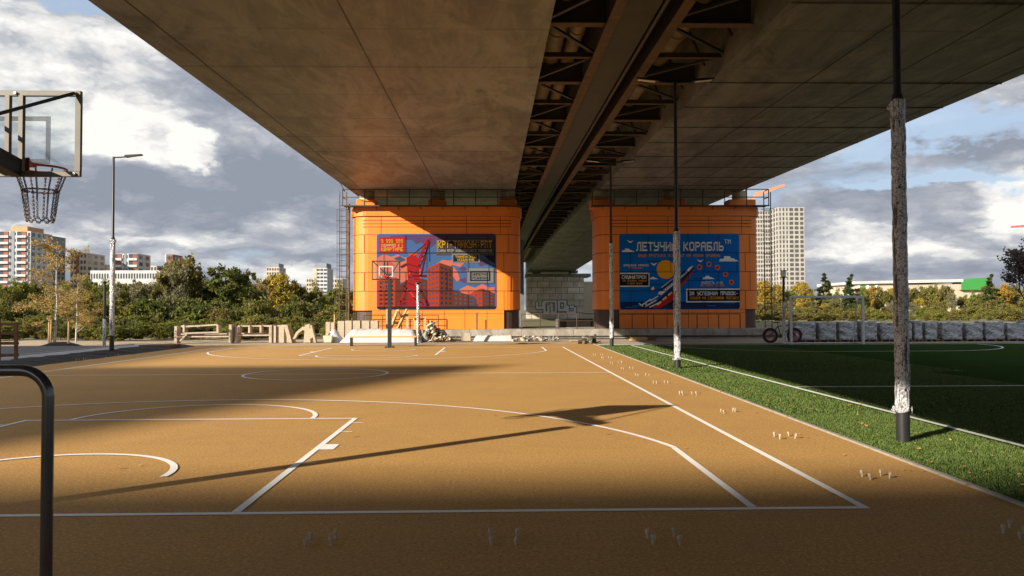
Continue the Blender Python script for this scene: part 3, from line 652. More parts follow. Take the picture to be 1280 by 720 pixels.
for x, y, s in ((788, 302, 1), (817, 330, 1.1), (875, 326, 1.1)):
    pl([(x-4*s,y-2*s),(x,y),(x+1*s,y+1.6*s),(x-1*s,y+1.4*s)], 2, 4); pl([(x,y),(x+4*s,y-1.5*s),(x+1*s,y+1.6*s)], 2, 4.3)
# ship
pl([(811,384),(822,374),(838,361),(866,334),(867,333),(866,340),(858,350),(846,366),(842,382),(826,386)], 3, 5)
pl([(812,384),(842,366),(866,337),(866.5,340),(850,360),(846,372),(824,385)], 4, 6)
pl([(822,366),(862,334),(866.5,332),(863,337),(826,369)], 2, 7); pl([(824,362),(852,340),(860,336),(856,341),(826,364.5)], 0, 8); pl([(826,359),(850,341),(854,339),(828,361.5)], 2, 8)
for i in range(12): pl([(829+i*2.6,363-i*2.1),(830.6+i*2.6,361.8-i*2.1),(830.8+i*2.6,363-i*2.1),(829.4+i*2.6,364.2-i*2.1)], 0, 8.6)
for i in range(4): x = 820+i*7; y = 380-i*6; pl([(x,y),(x+5,y-4),(x+6,y-1.5),(x+1,y+2)], 5, 9)
for q in ((798,379,803,383,1.4), (802,381,813,374,1.6), (806,383,820,375,1.5), (811,384,826,377,1.4), (806,378,808,383,1.4), (812,376,822,370,1.2), (822,368,825,366,1)): beam(*q, 2, 10)
pl([(813,361),(816,358),(818,361),(815,363)], 2, 5); pl([(814,363),(818,361),(818,363),(815,365)], 4, 5.5)
for x, y in ((874,334),(886,330.5),(896.5,334.5),(906.5,343),(914,353)):
    pl([(x+3.4*math.cos(a), y+3.4*math.sin(a)) for a in np.linspace(0, 2*PI, 13)[:-1]], 8, 5); pl([(x+1.5*math.cos(a), y+1.5*math.sin(a)) for a in np.linspace(0, 2*PI, 9)[:-1]], 6, 6)
pb.build('picture', pm, t)
sb = MB(); sm = [mc(235, 235, 230), mc(18, 22, 38)]
sq(774.8, 811.5, 341, 358.3, 0, 4); sq(774.8, 810.3, 342.4, 357, 1, 5); sq(857, 924, 361, 378, 0, 11); sq(858.4, 924, 362.4, 376.6, 1, 12)
Wt = (240, 238, 232); Or = (240, 160, 30)
line1('ЛЕТУЧИЙ КОРАБЛЬ', 795.3, 904.5, 302.8, 313.5, Wt, 6, .28); line1('ТМ', 905.5, 913.5, 299.5, 304.8, Wt, 6, .1)
line1('ВАША ПРОГУЛКА ПЕРЕЙДЁТ НА НОВЫЙ УРОВЕНЬ'.replace('Ё', 'Е'), 798, 900, 317.8, 321.3, Or, 6, .05)
line1('УПРАВЛЕНИЕ КОРАБЛЕМ', 779, 810.5, 330.3, 333, Wt, 6, .12); line1('НА КЛАВИАТУРЕ', 785.5, 803, 334.2, 336, Or, 6)
line1('САУНДТРЕК', 777, 808, 344.2, 348.6, Wt, 7, .2); line1('НА ВОЛНАХ РАДИО', 778, 808, 350, 352.2, Or, 7, .05); line1('И СВИСТ ВЕТРА', 784, 802, 353.4, 355.4, Or, 7)
line1('СКОРОСТЬ +10%', 876, 903, 352, 355.2, Wt, 6, .15); line1('ПРИ НАБОРЕ БОНУСОВ', 875, 905, 356, 358.2, Or, 6, .1)
line1('ЗА УСПЕШНЫЙ ПРЫЖОК-', 861, 922, 364.6, 369.2, Wt, 14, .2); line1('СКИДКА НА СЛЕДУЮЩУЮ ПОЕЗДКУ', 861.5, 922, 370.8, 374.4, Or, 14, .02)
seams(t, fx, fz, [(810, 860, 898), (788, 838, 880, 921)], (316, 340, 363.5), (293, 316, 340, 363.5, 386), 775, 923.8, 0, 0)

# ------------------------------------------------------------------ far graffiti pier
YG = 140.
def stone_mat():
    mt, nt, b = new_mat('stone_blocks'); tc = nd(nt, 'ShaderNodeTexCoord')
    mp = nd(nt, 'ShaderNodeMapping'); mp.inputs['Rotation'].default_value = (PI/2, 0, 0); nt.links.new(tc.outputs['Object'], mp.inputs[0])
    br_ = nd(nt, 'ShaderNodeTexBrick'); nt.links.new(mp.outputs[0], br_.inputs[0]); br_.inputs['Scale'].default_value = 1
    br_.inputs['Brick Width'].default_value = 2.1; br_.inputs['Row Height'].default_value = 1.1; br_.inputs['Mortar Size'].default_value = .05
    br_.inputs['Color1'].default_value = (.6, .55, .44, 1); br_.inputs['Color2'].default_value = (.46, .42, .34, 1); br_.inputs['Mortar'].default_value = (.12, .1, .08, 1)
    c = mixc(nt, ramp(nt, noise(nt, .5, 5, .7, tc.outputs['Object']), [(.4, (.6,)*3), (.65, (0,)*3)]), br_.outputs[0], (.2, .17, .13))
    nt.links.new(c, b.inputs['Base Color']); b.inputs['Roughness'].default_value = .9; return mt
gx0, gx1 = XP(659, YG, 370), XP(730, YG, 370); gt = ZP(346, YG, 700)
t = thing('stone_pier', 'old stone block pier with white graffiti seen through the passage', 'bridge pier', ((gx0+gx1)/2, YG, 0))
w = (gx1-gx0)/2; b = MB(); b.span(-w, w, 0, 6, -.5, gt); b.build('pier_shaft', stone_mat(), t)
b = MB(); b.span(-w-.2, w+1.2, -.3, 6, gt+.01, gt+.55); b.span(-w+1, -w+2.4, .3, 3, gt+.71, ZB+DZ(YG)-.01); b.span(w-2.4, w-1, .3, 3, gt+.71, ZB+DZ(YG)-.01); b.build('pier_cap', M['conc_dark'], t)
gb = MB(); cx0 = (gx0+gx1)/2
fx = lambda p: XP(p, YG, 380)-cx0; fz = lambda p: ZP(p, YG, 700)
segs = [(670,377,672.5,385),(670,383,680,386),(677.5,377,680,384),(679,375.5,696,378),(679,378,682,392),(679,389,686,392),(684,381,687,392),(688,379,691,392),(687,379,690,381.5),(693.5,377,696,392),(689,389,696,392),(697,375.5,708,378),(697,378,700,388),(705,378,708,388),(701,380,704,383),(697,386,710,389),(708,382,711,392),(710,389,720,392),(717,384,720,391),(712,382,717,385)]
for i, (a, c, d, e) in enumerate(segs):
    gb.span(fx(a-.7), fx(d+.7), -.03, -.002, fz(e+.7), fz(c-.7), 1)
    gb.span(fx(a), fx(d), -.06-.002*i, -.031, fz(e), fz(c), 0)
gb.build('graffiti', [mc(190, 190, 185), mc(50, 50, 50)], t)
t = MB(); xx = XP(737, 150, 360); t.span(xx-4, xx+6, 150, 151, 0, ZP(352, 150, 737)); t.add([(xx-4, 149.9, ZP(352, 150)), (xx+6, 149.9, ZP(356, 150)-.6), (xx-4, 149.9, ZP(350.5, 150))], [(0, 1, 2)]); tag(t.build('pale_wall', M['paleconc']), 'pale gable wall glimpsed beside the stone pier', 'building')
# side pillar dark at left of passage
t = MB(); t.span(XP(651, 75), XP(655, 75), 75, 78, 0, ZP(300, 75)); tag(t.build('dark_column', M['conc_dark']), 'dark column seen at the left of the passage between the piers', 'column')
t = MB(); t.span(XP(695, 60), XP(741, 60), 60, 60.3, .0, .9); t.span(XP(708, 59.9), XP(738, 59.9), 59.9, 59.98, .3, .75, 1); tag(t.build('low_barrier', [M['conc_dark'], M['paleconc']]), 'low dark barrier with pale board beyond the passage railing', 'barrier')

# ------------------------------------------------------------------ basketball hoops
def glass_mat():
    mt, nt, b = new_mat('backboard_glass'); nt.nodes.remove(b)
    tr = nd(nt, 'ShaderNodeBsdfTransparent'); tr.inputs[0].default_value = (.93, .95, .94, 1); gl = nd(nt, 'ShaderNodeBsdfGlossy'); gl.inputs['Roughness'].default_value = .05
    fr = nd(nt, 'ShaderNodeFresnel'); fr.inputs[0].default_value = 1.45
    ms = nd(nt, 'ShaderNodeMixShader'); nt.links.new(fr.outputs[0], ms.inputs[0]); nt.links.new(tr.outputs[0], ms.inputs[1]); nt.links.new(gl.outputs[0], ms.inputs[2])
    nt.links.new(ms.outputs[0], nt.nodes['Material Output'].inputs['Surface']); return mt
M['glass'] = glass_mat()
def film_grey():
    mt, nt, b = new_mat('target_decal'); nt.nodes.remove(b)
    tr = nd(nt, 'ShaderNodeBsdfTransparent'); df = nd(nt, 'ShaderNodeBsdfDiffuse'); df.inputs[0].default_value = (.75, .75, .74, 1)
    ms = nd(nt, 'ShaderNodeMixShader'); ms.inputs[0].default_value = .45; nt.links.new(tr.outputs[0], ms.inputs[1]); nt.links.new(df.outputs[0], ms.inputs[2])
    nt.links.new(ms.outputs[0], nt.nodes['Material Output'].inputs['Surface']); return mt
M['decal'] = film_grey()
M['frame'] = mat('olive_grey_frame', (.16, .145, .11), .5, scale=4)
M['chain'] = mat('steel_chain', (.12, .095, .08), .4, metal=.6, scale=20)
M['rim'] = flat('red_rim_enamel', (.55, .05, .02), .4)
def hoop(label, loc, rz):
    # local: post at origin, board towards +y
    t = thing('basketball_hoop', label, 'basketball hoop', loc, rz)
    zb0, zt0 = 2.87, 3.68; yb = 1.2
    b = MB(); b.box((0, 0, 1.45), (.16, .16, 2.9), None, 0, .01); b.box((0, 0, .015), (.4, .4, .03), None, 0, .004)
    for a in (-.15, .15):
        for c in (-.15, .15): b.tube([(a, c, .03), (a, c, .07)], .018, 6)
    b.build('post', M['black'], t)
    b = MB(); b.bar((0, -.12, 3.12), (0, yb-.05, 2.95), .14, .16); b.build('arm', M['black'], t)
    fr = MB(); fw = .05
    fr.span(-.6, .6, yb-.03, yb+.01, zt0-fw, zt0, bev=.004); fr.span(-.6, .6, yb-.03, yb+.01, zb0, zb0+fw, bev=.004)
    for x in (-.6+fw/2, .6-fw/2): fr.span(x-fw/2, x+fw/2, yb-.031, yb+.009, zb0+fw, zt0-fw)
    for x in (-.062, .062): fr.span(x-.02, x+.02, yb-.06, yb-.012, zb0+fw, zt0-fw)
    bf = fr.build('board_frame', M['frame'], t)
    b = MB(); b.span(-.575, .575, yb+.012, yb+.024, zb0+.01, zt0-.01); b.build('backboard', M['glass'], t)
    b = MB(); x, z0, z1, w_ = .295, zb0+.13, zb0+.58, .045; yy = yb+.026
    b.span(-x, x, yy, yy+.002, z1-w_, z1); b.span(-x, x, yy, yy+.002, z0, z0+w_); b.span(-x, -x+w_, yy, yy+.002, z0+w_, z1-w_); b.span(x-w_, x, yy, yy+.002, z0+w_, z1-w_); b.build('target_square', M['decal'], t)
    for sx in (-1, 1):
        b = MB(); b.bar((sx*.55, yb-.05, zt0-.03), (sx*.05, .12, 3.08), .03, .03); b.build('brace', M['black'], t)
    for x in (-.55, 0, .55):
        for z in (zb0+.025, zt0-.025): b = MB(); b.tube([(x, yb-.05, z), (x, yb-.025, z)], .014, 6); b.build('bolt', M['white'], t)
    b = MB(); rc = Vector((0, yb+.4, 3.02)); R_ = .228
    b.tube([rc+Vector((R_*math.cos(a), R_*math.sin(a), 0)) for a in np.linspace(0, 2*PI, 33)], .011, 8)
    b.span(-.09, .09, yb+.03, yb+.17, 2.99, 3.03); b.span(-.1, .1, yb+.025, yb+.035, 2.93, 3.06); b.build('rim', M['rim'], t)
    nb = MB(); n = 10
    def chain(p, q, lk=.026):
        p = Vector(p); q = Vector(q); d = q-p; n_ = max(2, int(d.length/(lk*.72))); u = d.normalized(); s1 = u.cross(Vector((.3, .5, .8))).normalized(); s2 = u.cross(s1)
        for i in range(n_):
            c = p+d*(i+.5)/n_; s = s1 if i % 2 else s2
            pts = [c+u*(lk*.5*math.cos(a))+s*(lk*.3*math.sin(a)) for a in np.linspace(0, 2*PI, 7)]; nb.tube(pts, .0045, 4, caps=False)
    def ringp(r, z, k): a = 2*PI*k/n; return (rc.x+r*math.cos(a), rc.y+r*math.sin(a), z)
    for k in range(n):
        chain(ringp(R_, 3.0, k), ringp(.16, 2.80, k)); chain(ringp(.16, 2.80, k), ringp(.125, 2.53+.0, k)); chain(ringp(.16, 2.80, k), ringp(.16, 2.80, k+1))
        if k % 2: chain(ringp(.125, 2.53, k), ringp(.115, 2.49, k+.5)); chain(ringp(.115, 2.49, k+.5), ringp(.125, 2.53, k+1))
        else: chain(ringp(.125, 2.53, k), ringp(.115, 2.49, k+.5)); chain(ringp(.115, 2.49, k+.5), ringp(.125, 2.53, k+1))
    nb.build('chain_net', M['chain'], t)
    return t
hoop('near basketball hoop with clear backboard and hanging chain net', (-4.46, 6.38, 0), 0)
hoop('distant basketball hoop on black post standing before the sunlit mural', (XP(487, 34.6, 434), 34.6, 0), PI)

# ------------------------------------------------------------------ foreground tube hoop
t = MB(); Yh = 3.0; xr = XP(59, Yh, 600); zt_ = ZP(463, Yh, 20); R = .1
pts = [(xr, Yh, 0), (xr, Yh, zt_-R)]+[(xr-R+R*math.cos(a), Yh, zt_-R+R*math.sin(a)) for a in np.linspace(.15, PI/2, 10)]+[(xr-1.1, Yh, zt_)]+[(xr-1.1-R*math.sin(a), Yh, zt_-R+R*math.cos(a)) for a in np.linspace(.15, PI/2, 8)]+[(xr-1.2, Yh, 0)]
t.tube(pts, .021, 24)
for x in (xr, xr-1.2): t.tube([(x, Yh, 0), (x, Yh, .008)], .07, 20)
M['tube'] = mat('dark_painted_tube', (.13, .13, .13), .24, metal=.7, scale=5, spec=.8)
tag(t.build('bent_tube_rail', M['tube']), 'dark bent steel tube rail in the near left foreground', 'rail')

# ------------------------------------------------------------------ lamp posts
def wrap_mesh(parent, z0, z1, r, seed, hang=True):
    rg = random.Random(seed); n = 22; rows = int((z1-z0)/.028); vs = []; ph = [rg.uniform(0, 6) for _ in range(6)]
    for i in range(rows+1):
        z = z0+(z1-z0)*i/rows
        for k in range(n):
            a = 2*PI*k/n; rr = r*(1.08+.025*math.sin(z*31+a*2+ph[0])+.03*math.sin(z*7-a*5+ph[1])+.03*math.sin(z*13+ph[2]+a)+rg.uniform(-.03, .03))
            vs.append((rr*math.cos(a), rr*math.sin(a), z+.012*math.sin(a*2+z*9)))
    b = MB(); b.add(vs, [(i*n+k, i*n+(k+1) % n, (i+1)*n+(k+1) % n, (i+1)*n+k) for i in range(rows) for k in range(n)])
    if hang:
        for q in range(7):
            a = rg.uniform(0, 6.28); z = rg.choice([z1-.03, z1-.06, z0+.05, rg.uniform(z0, z1)]); c = Vector((r*1.1*math.cos(a), r*1.1*math.sin(a), z)); o_ = Vector((math.cos(a), math.sin(a), 0))
            s = r*.5; b.add([c, c+o_*s*.5+Vector((0, 0, s*.4)), c+o_*s*.9+Vector((-.01, .01, -s*1.4)), c+o_*s*.2+Vector((.01, 0, -s*2))], [(0, 1, 2, 3)])
    return b.build('film_wrap', M['wrap'], parent, False)
def lamp_post(label, x, y, H, r, w0, w1, arms, seed, grp=None):
    t = thing('lamp_post', label, 'lamp post', (x, y, 0), 0, grp)
    b = MB(); zc = w1 if w1 else .6
    b.tube([(0, 0, 0), (0, 0, zc+.02)], r, 24); b.tube([(0, 0, zc+.02), (0, 0, zc+.1), (0, 0, H)], [r*.98, r*.62, r*.5], 20); b.tube([(0, 0, 0), (0, 0, .012)], r*1.25, 20)
    b.build('pole', M['black'], t)
    wrap_mesh(t, w0, w1, r, seed)
    for s in arms:
        b = MB(); b.tube([(0, 0, H-.03), (s*.5, 0, H-.0)], .028, 8); b.build('arm', M['black'], t)
        b = MB(); L_ = .62; b.add([(s*.45, -.13, H-.02), (s*.45, .13, H-.02), (s*(.45+L_), .1, H+.06), (s*(.45+L_), -.1, H+.06), (s*.45, -.1, H+.06), (s*.45, .1, H+.06), (s*(.45+L_), .08, H+.1), (s*(.45+L_), -.08, H+.1)],
            [(0, 1, 2, 3), (4, 7, 6, 5), (0, 4, 5, 1), (2, 6, 7, 3), (1, 5, 6, 2), (0, 3, 7, 4)]); hd = b.build('lamp_head', M['black'], t)
        b = MB(); b.add([(s*.55, -.08, H-.008), (s*.55, .08, H-.008), (s*(.4+L_), .07, H+.04), (s*(.4+L_), -.07, H+.04)], [(0, 1, 2, 3)]); b.build('lamp_lens', M['lampglass'], hd)
    return t
LG = None
lamp_post('nearest tall lamp post with film wrap, standing on the turf at right', 4.93, 9.55, 7.3, .077, ZP(514, 9.55, 1131), ZP(126, 9.55, 1131), (-1, 1), 1)
lamp_post('middle twin arm lamp post wrapped in film, before the shaded mural', XP(846.5, 21.7, 400), 21.7, 7.86, .085, ZP(449, 21.7, 846), ZP(289, 21.7, 846), (-1, 1), 2)
lamp_post('farthest twin arm lamp post at the left edge of the shaded pier', XP(764.5, 34.4, 400), 34.4, 8.0, .085, ZP(423, 34.4), ZP(304, 34.4), (-1, 1), 3)
lamp_post('single arm lamp post wrapped in film beside the left path', XP(140.5, 30.6, 350), 30.6, ZP(197, 30.6, 140)+.03, .085, ZP(419, 30.6, 140), ZP(299, 30.6, 140), (1,), 4)
def bollard_lamp(label, x, y, H, seed, w1, head=False):
    t = thing('short_lamp', label, 'lamp', (x, y, 0)); b = MB(); b.tube([(0, 0, 0), (0, 0, H)], .055, 14)
    b.build('pole', M['black'], t); wrap_mesh(t, .03, w1, .065, seed, False)
    b = MB(); b.tube([(0, 0, H), (0, 0, H+.04)], .17, 18); b.build('cap', M['black'], t)
    if head: b = MB(); b.tube([(0, 0, H+.041), (0, 0, H+.3)], [.1, .13], 16); b.tube([(0, 0, H+.3), (0, 0, H+.33)], .15, 16, 1); b.build('lantern', [M['lampglass'], M['black']], t)
bollard_lamp('short black lamp with film wrapped pole beyond the left path', XP(130.5, 36.4, 400), 36.4, ZP(353, 36.4, 130), 11, 1.25)
bollard_lamp('short lamp with film wrapped pole before the sunlit mural', XP(522.5, 38.6, 400), 38.6, ZP(354, 38.6, 522), 12, ZP(356, 38.6, 522))
bollard_lamp('short lamp with pale lantern beside the football goal', XP(980, 36.1, 400), 36.1, ZP(347, 36.1, 980), 13, 1.9, True)

# ------------------------------------------------------------------ stub anchors
def peg(x, y, label, grp):
    if 'p' not in MC:
        MC['p'] = []
        for q in range(6):
            b = MB(); h_ = random.uniform(.045, .068); r = .011; lx = random.uniform(-.012, .012)
            b.tube([(0, 0, 0), (lx*.4, 0, h_*.5), (lx, 0, h_*.75)], [.008, .008, .009], 7); b.tube([(lx, 0, h_*.5), (lx*1.1+.004, .002, h_*.8), (lx*1.3, 0, h_)], [.013, .0155, .013], 8)
            o = b.build('anchor_stub', M['peg']); MC['p'].append(o.data); bpy.data.objects.remove(o)
    o = bpy.data.objects.new('anchor_stub', random.choice(MC['p'])); COL.objects.link(o); o.location = (x, y, 0); o.rotation_euler[2] = random.uniform(0, 6)
    s = random.uniform(.95, 1.2); o.scale = (s, s, s); tag(o, label, 'anchor stub', grp)
M['peg'] = mat('taped_bolt', (.5, .42, .31), .85, scale=40, col2=(.28, .22, .16))
def pegs4(pts, where):
    for p in pts: x, y = G(*p); peg(x, y, 'short taped anchor stub '+where, 'anchor stubs in the cluster '+where)
pegs4([(382,683),(388,675),(415,682),(420,673)], 'below the near baseline, below the key line')
pegs4([(614,682),(613,672),(645,682),(646,672)], 'below the near baseline, at picture centre')
pegs4([(816,681),(810,673),(850,681),(842,670)], 'below the near baseline, furthest right of three')
pegs4([(1254,667),(1275,675),(1262,660),(1280,668)], 'at the right edge, nearest the turf corner')
pegs4([(1078,596),(1088,600),(1101,595),(1112,598)], 'just outside the sideline, nearest the corner')
pegs4([(968,546),(975,549),(986,545),(994,548)], 'beside the turf, second from the near corner')
pegs4([(901,515),(905,517),(916,515),(919,515)], 'beside the turf, third from the near corner')
for i, (x, y) in enumerate(((860, 493), (826, 479), (803, 469.5), (784, 461), (770, 454), (758, 448), (748, 444))):
    d = 3.5*(y-387)/70
    pegs4([(x-2*d, y+.4), (x-1.2*d, y+1), (x+1.0*d, y), (x+2*d, y+.6)], 'beside the turf, '+['fourth', 'fifth', 'sixth', 'seventh', 'eighth', 'ninth', 'tenth'][i]+' from the near corner')
pegs4([(95,451.5),(99,451),(104,450.5),(107,450.2)], 'by the dark soil strip, nearer one'); pegs4([(133,446),(138,445.6),(144,445),(148,444.7)], 'by the dark soil strip, beside the lamp post')

# ------------------------------------------------------------------ bench, sheeting, blocks
yb_ = 36.3; x0, x1 = XP(437.5, yb_, 425), XP(521.5, yb_, 425)
t = thing('park_bench', 'low backless bench of orange timber on black steel legs', 'bench', ((x0+x1)/2, yb_, 0)); w = (x1-x0)/2
b = MB()
for j in range(3): b.box((0, -.13+.13*j, .41), (2*w, .115, .05), None, 0, .008)
b.build('seat', M['benchwood'], t)
for s in (-1, 1):
    b = MB(); b.box((s*(w-.07), 0, .19), (.09, .36, .38), None, 0, .01); b.build('leg', M['black'], t)
def lump(name, x0, x1, y0, y1, H, mt, label, cat, seed, nx=40, ny=10, top=.8):
    rg = random.Random(seed); vs = []; w = (x1-x0)
    for j in range(ny+1):
        for i in range(nx+1):
            u = i/nx; v = j/ny; e = min(1, min(u, 1-u)/(1-top)*1.0) if top < 1 else 1; f = min(1, min(v*3, (1-v)*3)+.0)
            z = H*min(e, 1)**.8*f**.6*(.92+.12*rg.random()) if 0 < i < nx and 0 < j < ny else -.01
            vs.append((x0+w*u+rg.uniform(-.03, .03), y0+(y1-y0)*v+rg.uniform(-.02, .02), z))
    b = MB(); b.add(vs, [(j*(nx+1)+i, j*(nx+1)+i+1, (j+1)*(nx+1)+i+1, (j+1)*(nx+1)+i) for j in range(ny) for i in range(nx)], 0, True)
    return tag(b.build(name, mt), label, cat)
yt = 40.2
lump('tarp_covered_pile', XP(424, yt), XP(527, yt), yt, yt+2, ZP(411.5, yt, 480), M['tarp'], 'long pile covered in white sheeting behind the low bench', 'tarp', 5, top=.87)
lump('rolled_tarp', XP(591, 41.5), XP(643, 41.5), 41.3, 41.9, .3, M['tarp'], 'low white rolled sheeting lying at the foot of the plinth', 'tarp', 6, 30, 6, .92)
t = MB(); x0, x1 = XP(576, 41.3), XP(588.5, 41.3); t.span(x0, x1, 41.3, 41.8, 0, ZP(416, 41.3, 580), 0, .02); tag(t.build('concrete_block', M['paleconc']), 'single pale concrete block by the rolled white sheeting', 'block')
def blk(px0, px1, py0, Y, label, tilt=0, th=.35, name='stone_slab', z0=0, tp=0):
    x0, x1 = XP(px0, Y, 415), XP(px1, Y, 415); H = ZP(py0, Y, px0)-z0; w = x1-x0
    b = MB(); ww = w/2
    b.add([(-ww, -th/2, 0), (ww, -th/2, 0), (ww, th/2, 0), (-ww, th/2, 0), (-ww+tilt+tp, -th/2, H), (ww+tilt-tp, -th/2, H), (ww+tilt-tp, th/2, H), (-ww+tilt+tp, th/2, H)], [(0, 3, 2, 1), (4, 5, 6, 7), (0, 1, 5, 4), (1, 2, 6, 5), (2, 3, 7, 6), (3, 0, 4, 7)])
    o = b.build(name, M['paleconc']); o.location = ((x0+x1)/2, Y, z0); return tag(o, label, 'concrete slab')
bt = M['paleconc']
blk(339.5, 346, 407, 40.6, 'upright pale slab, leftmost of the group beside the timber frame'); blk(347.5, 356, 406.5, 40.7, 'upright pale slab, second of the group beside the timber frame')
blk(356, 361, 406, 40.8, 'leaning pale slab with dark edge, third of the group', -.14); blk(361.5, 366, 406, 40.6, 'pale slab leaning left, rightmost of the first group', -.24); blk(366.2, 369, 407, 40.9, 'thin pale slab leaning left at the end of the first group', -.26)
blk(380.5, 389, 406, 40.7, 'tapered pale slab next to the arched stone', .0, tp=.06); blk(390, 393, 405, 40.8, 'thin slab leaning left beside the arched stone', -.2); blk(393.5, 396, 406.5, 40.6, 'outermost thin slab leaning left beside the arched stone', -.22)
b = MB(); q = [(0, 0), (.18, .35), (.5, .62), (.95, .5), (1.05, .12), (.9, 0), (.78, .0), (.82, .34), (.5, .45), (.3, .3), (.12, 0)]
xx = XP(367, 40.7); b.plate([(xx+a, c+ .18) for a, c in q][::1], 40.5, .35); o = b.build('arched_stone', bt); tag(o, 'bent arched concrete piece lying among the leaning slabs', 'concrete piece')
for i, (a, c, tp_) in enumerate(((408, 413.2, 402.5), (414.2, 418.8, 403))): blk(a, c, tp_, 43, 'upright pale block, %s of the short pair left of the long row' % ('first' if i == 0 else 'second'), th=.4)
for i, (a, c) in enumerate(((423, 431.2), (432.4, 440.4), (442, 451), (453, 462.4), (464, 473))): blk(a, c, 400.8 if i else 401.3, 42.6, 'upright pale block behind the white sheeting, %s from the left' % ['first', 'second', 'third', 'fourth', 'fifth'][i], th=.5)
t = MB(); x = XP(418.3, 43.4); t.tube([(x, 43.4, 0), (x, 43.4, ZP(393, 43.4, 418))], .04, 7); tag(t.build('wooden_stake', M['wood']), 'thin orange wooden stake among the upright blocks', 'stake')
# rubbish heap left of the sheeting
lump('rubbish_heap', XP(405, 41.2), XP(428, 41.2), 40.9, 42, .62, M['tarp'], 'crumpled heap of grey-white film beside the sheeting', 'rubbish heap', 9, 16, 8, .6)
t = MB(); x = XP(410.5, 40.7); t.add([(x-.18, 40.5, 0), (x+.18, 40.5, 0), (x+.18, 40.85, 0), (x-.18, 40.85, 0), (x-.22, 40.46, .34), (x+.22, 40.46, .34), (x+.22, 40.9, .34), (x-.22, 40.9, .34)], [(0, 1, 5, 4), (1, 2, 6, 5), (2, 3, 7, 6), (3, 0, 4, 7), (4, 5, 6, 7)]); tag(t.build('bucket', M['paper']), 'pale tapered bucket in front of the crumpled film heap', 'bucket')
# timber frames
def tframe(px0, px1, py_top, Y, label, levels, nup, blkends):
    x0, x1 = XP(px0, Y, 415), XP(px1, Y, 415); t = thing('plank_rack', label, 'plank rack', ((x0+x1)/2, Y, 0)); w = (x1-x0)/2
    hh = ZP(py_top, Y, px0)
    for x, k in ((-w, .92), (w, 1.0)): b = MB(); b.box((x, .1, hh*k/2), (.14, .5, hh*k), None, 0, .01); b.build('end_block', M['pal'], t)
    for q in nup: b = MB(); b.box((-w+2*w*q, .1, (.48+hh)/2), (.1, .4, hh-.5), None, 0, .01); b.build('spacer_block', M['pal'], t)
    for z, a, c, dy, rz in levels:
        b = MB(); b.bar((-w+2*w*a, -.08+dy, z), (-w+2*w*c, -.08+dy, z+rz), .16, .07); b.build('plank', M['pal'], t)
M['pal'] = mat('weathered_plank', (.5, .4, .3), .85, scale=3, col2=(.3, .23, .17), bmp=.2)
tframe(221, 289, 406, 40.3, 'wide weathered timber frame with sagging planks, left of two', [(.33, -.03, 1.0, 0, .0), (.43, -.02, 1.0, .7, .03), (.5, .18, .8, -.1, .05), (.82, .1, .75, .1, .1), (.84, .0, .35, .7, 0), (.12, .1, .22, -.15, .34)], (.14, .76), True)
tframe(297, 339, 406.5, 40.5, 'narrower weathered timber frame beside the upright slabs', [(.38, -.03, 1, 0, 0), (.45, 0, 1, .7, .0), (.84, .02, .98, .2, 0)], (.05, .36, .7), False)
# trestles against the pier
def trestle(pts, label, Y=43.0, w_=.13):
    t = MB()
    for a, b_ in pts:
        p = P(*a, Y); q = P(*b_, Y+.5); t.bar((p[0], Y, p[1]), (q[0], Y+.5, q[1]), w_, w_)
    return tag(t.build('timber_prop', M['wood']), label, 'timber')
trestle([((484, 413), (484, 387))], 'upright pale timber beside the distant hoop post')
trestle([((488, 411), (497, 388)), ((497, 388), (501, 399)), ((490, 404), (499, 404))], 'small A-shaped timber prop before the sunlit pier')
trestle([((497, 411), (509, 387)), ((509, 411), (509, 388))], 'long diagonal timber brace with post before the sunlit pier', 43.1)
trestle([((518.5, 413), (518.5, 398)), ((517, 399), (532, 399)), ((531, 413), (531, 397))], 'small timber door-like frame beside the debris', 43.2, .12)
# debris heap
def debris(name, cx, cy, n, sx, H, mts, label, cat, seed, lo=.1, hi=.5, th=.05):
    rg = random.Random(seed); b = MB()
    for i in range(n):
        u = rg.gauss(0, .4); x = cx+sx*u; zz = H*max(0, 1-abs(u)*1.1)*rg.random(); y = cy+rg.uniform(-.5, .5)
        L_ = rg.uniform(lo, hi); a = rg.uniform(0, 6.3); e = rg.uniform(-.9, .9); d = Vector((math.cos(a)*math.cos(e), math.sin(a)*math.cos(e), math.sin(e)))*L_/2; c = Vector((x, y, max(zz, .04+abs(d.z))))
        b.bar(c-d, c+d, th*rg.uniform(.5, 2.2), th*rg.uniform(.3, 1.5), rg.randrange(len(mts)))
    return tag(b.build(name, mts), label, cat)
debris('debris_heap', XP(540, 42), 42, 90, .8, 1.0, [M['bwood'], M['paper'], M['wood'], M['kerb'], mc(150, 160, 140)], 'tall heap of rubbish and broken boards against the plinth', 'debris heap', 1, .15, .6, .08)
debris('rubble', XP(552, 41.2), 41.2, 60, 1.0, .25, [M['wood'], M['paper'], M['rust']], 'low scattered yellow and brown rubble beside the debris heap', 'rubble', 2, .08, .3, .07)
debris('rubble', XP(668, 41.5), 41.5, 90, 1.4, .14, [M['kerb'], M['paper'], M['conc_dark']], 'low line of grey rubble right of the rolled white sheeting', 'rubble', 3, .08, .3, .06)
debris('rubble', XP(738, 37.6), 37.9, 26, .7, .28, [mc(110, 110, 85), M['kerb'], M['dsteel']], 'small pile of grey-green offcuts where court and turf meet', 'rubble', 4, .12, .55, .09)
t = lump('sack', XP(527, 41.2), XP(537, 41.2), 41.0, 41.6, .55, mat('grey_sack', (.25, .24, .22), .8, scale=4), 'grey sack slumped at the right end of the white sheeting', 'sack', 12, 12, 8, .6)
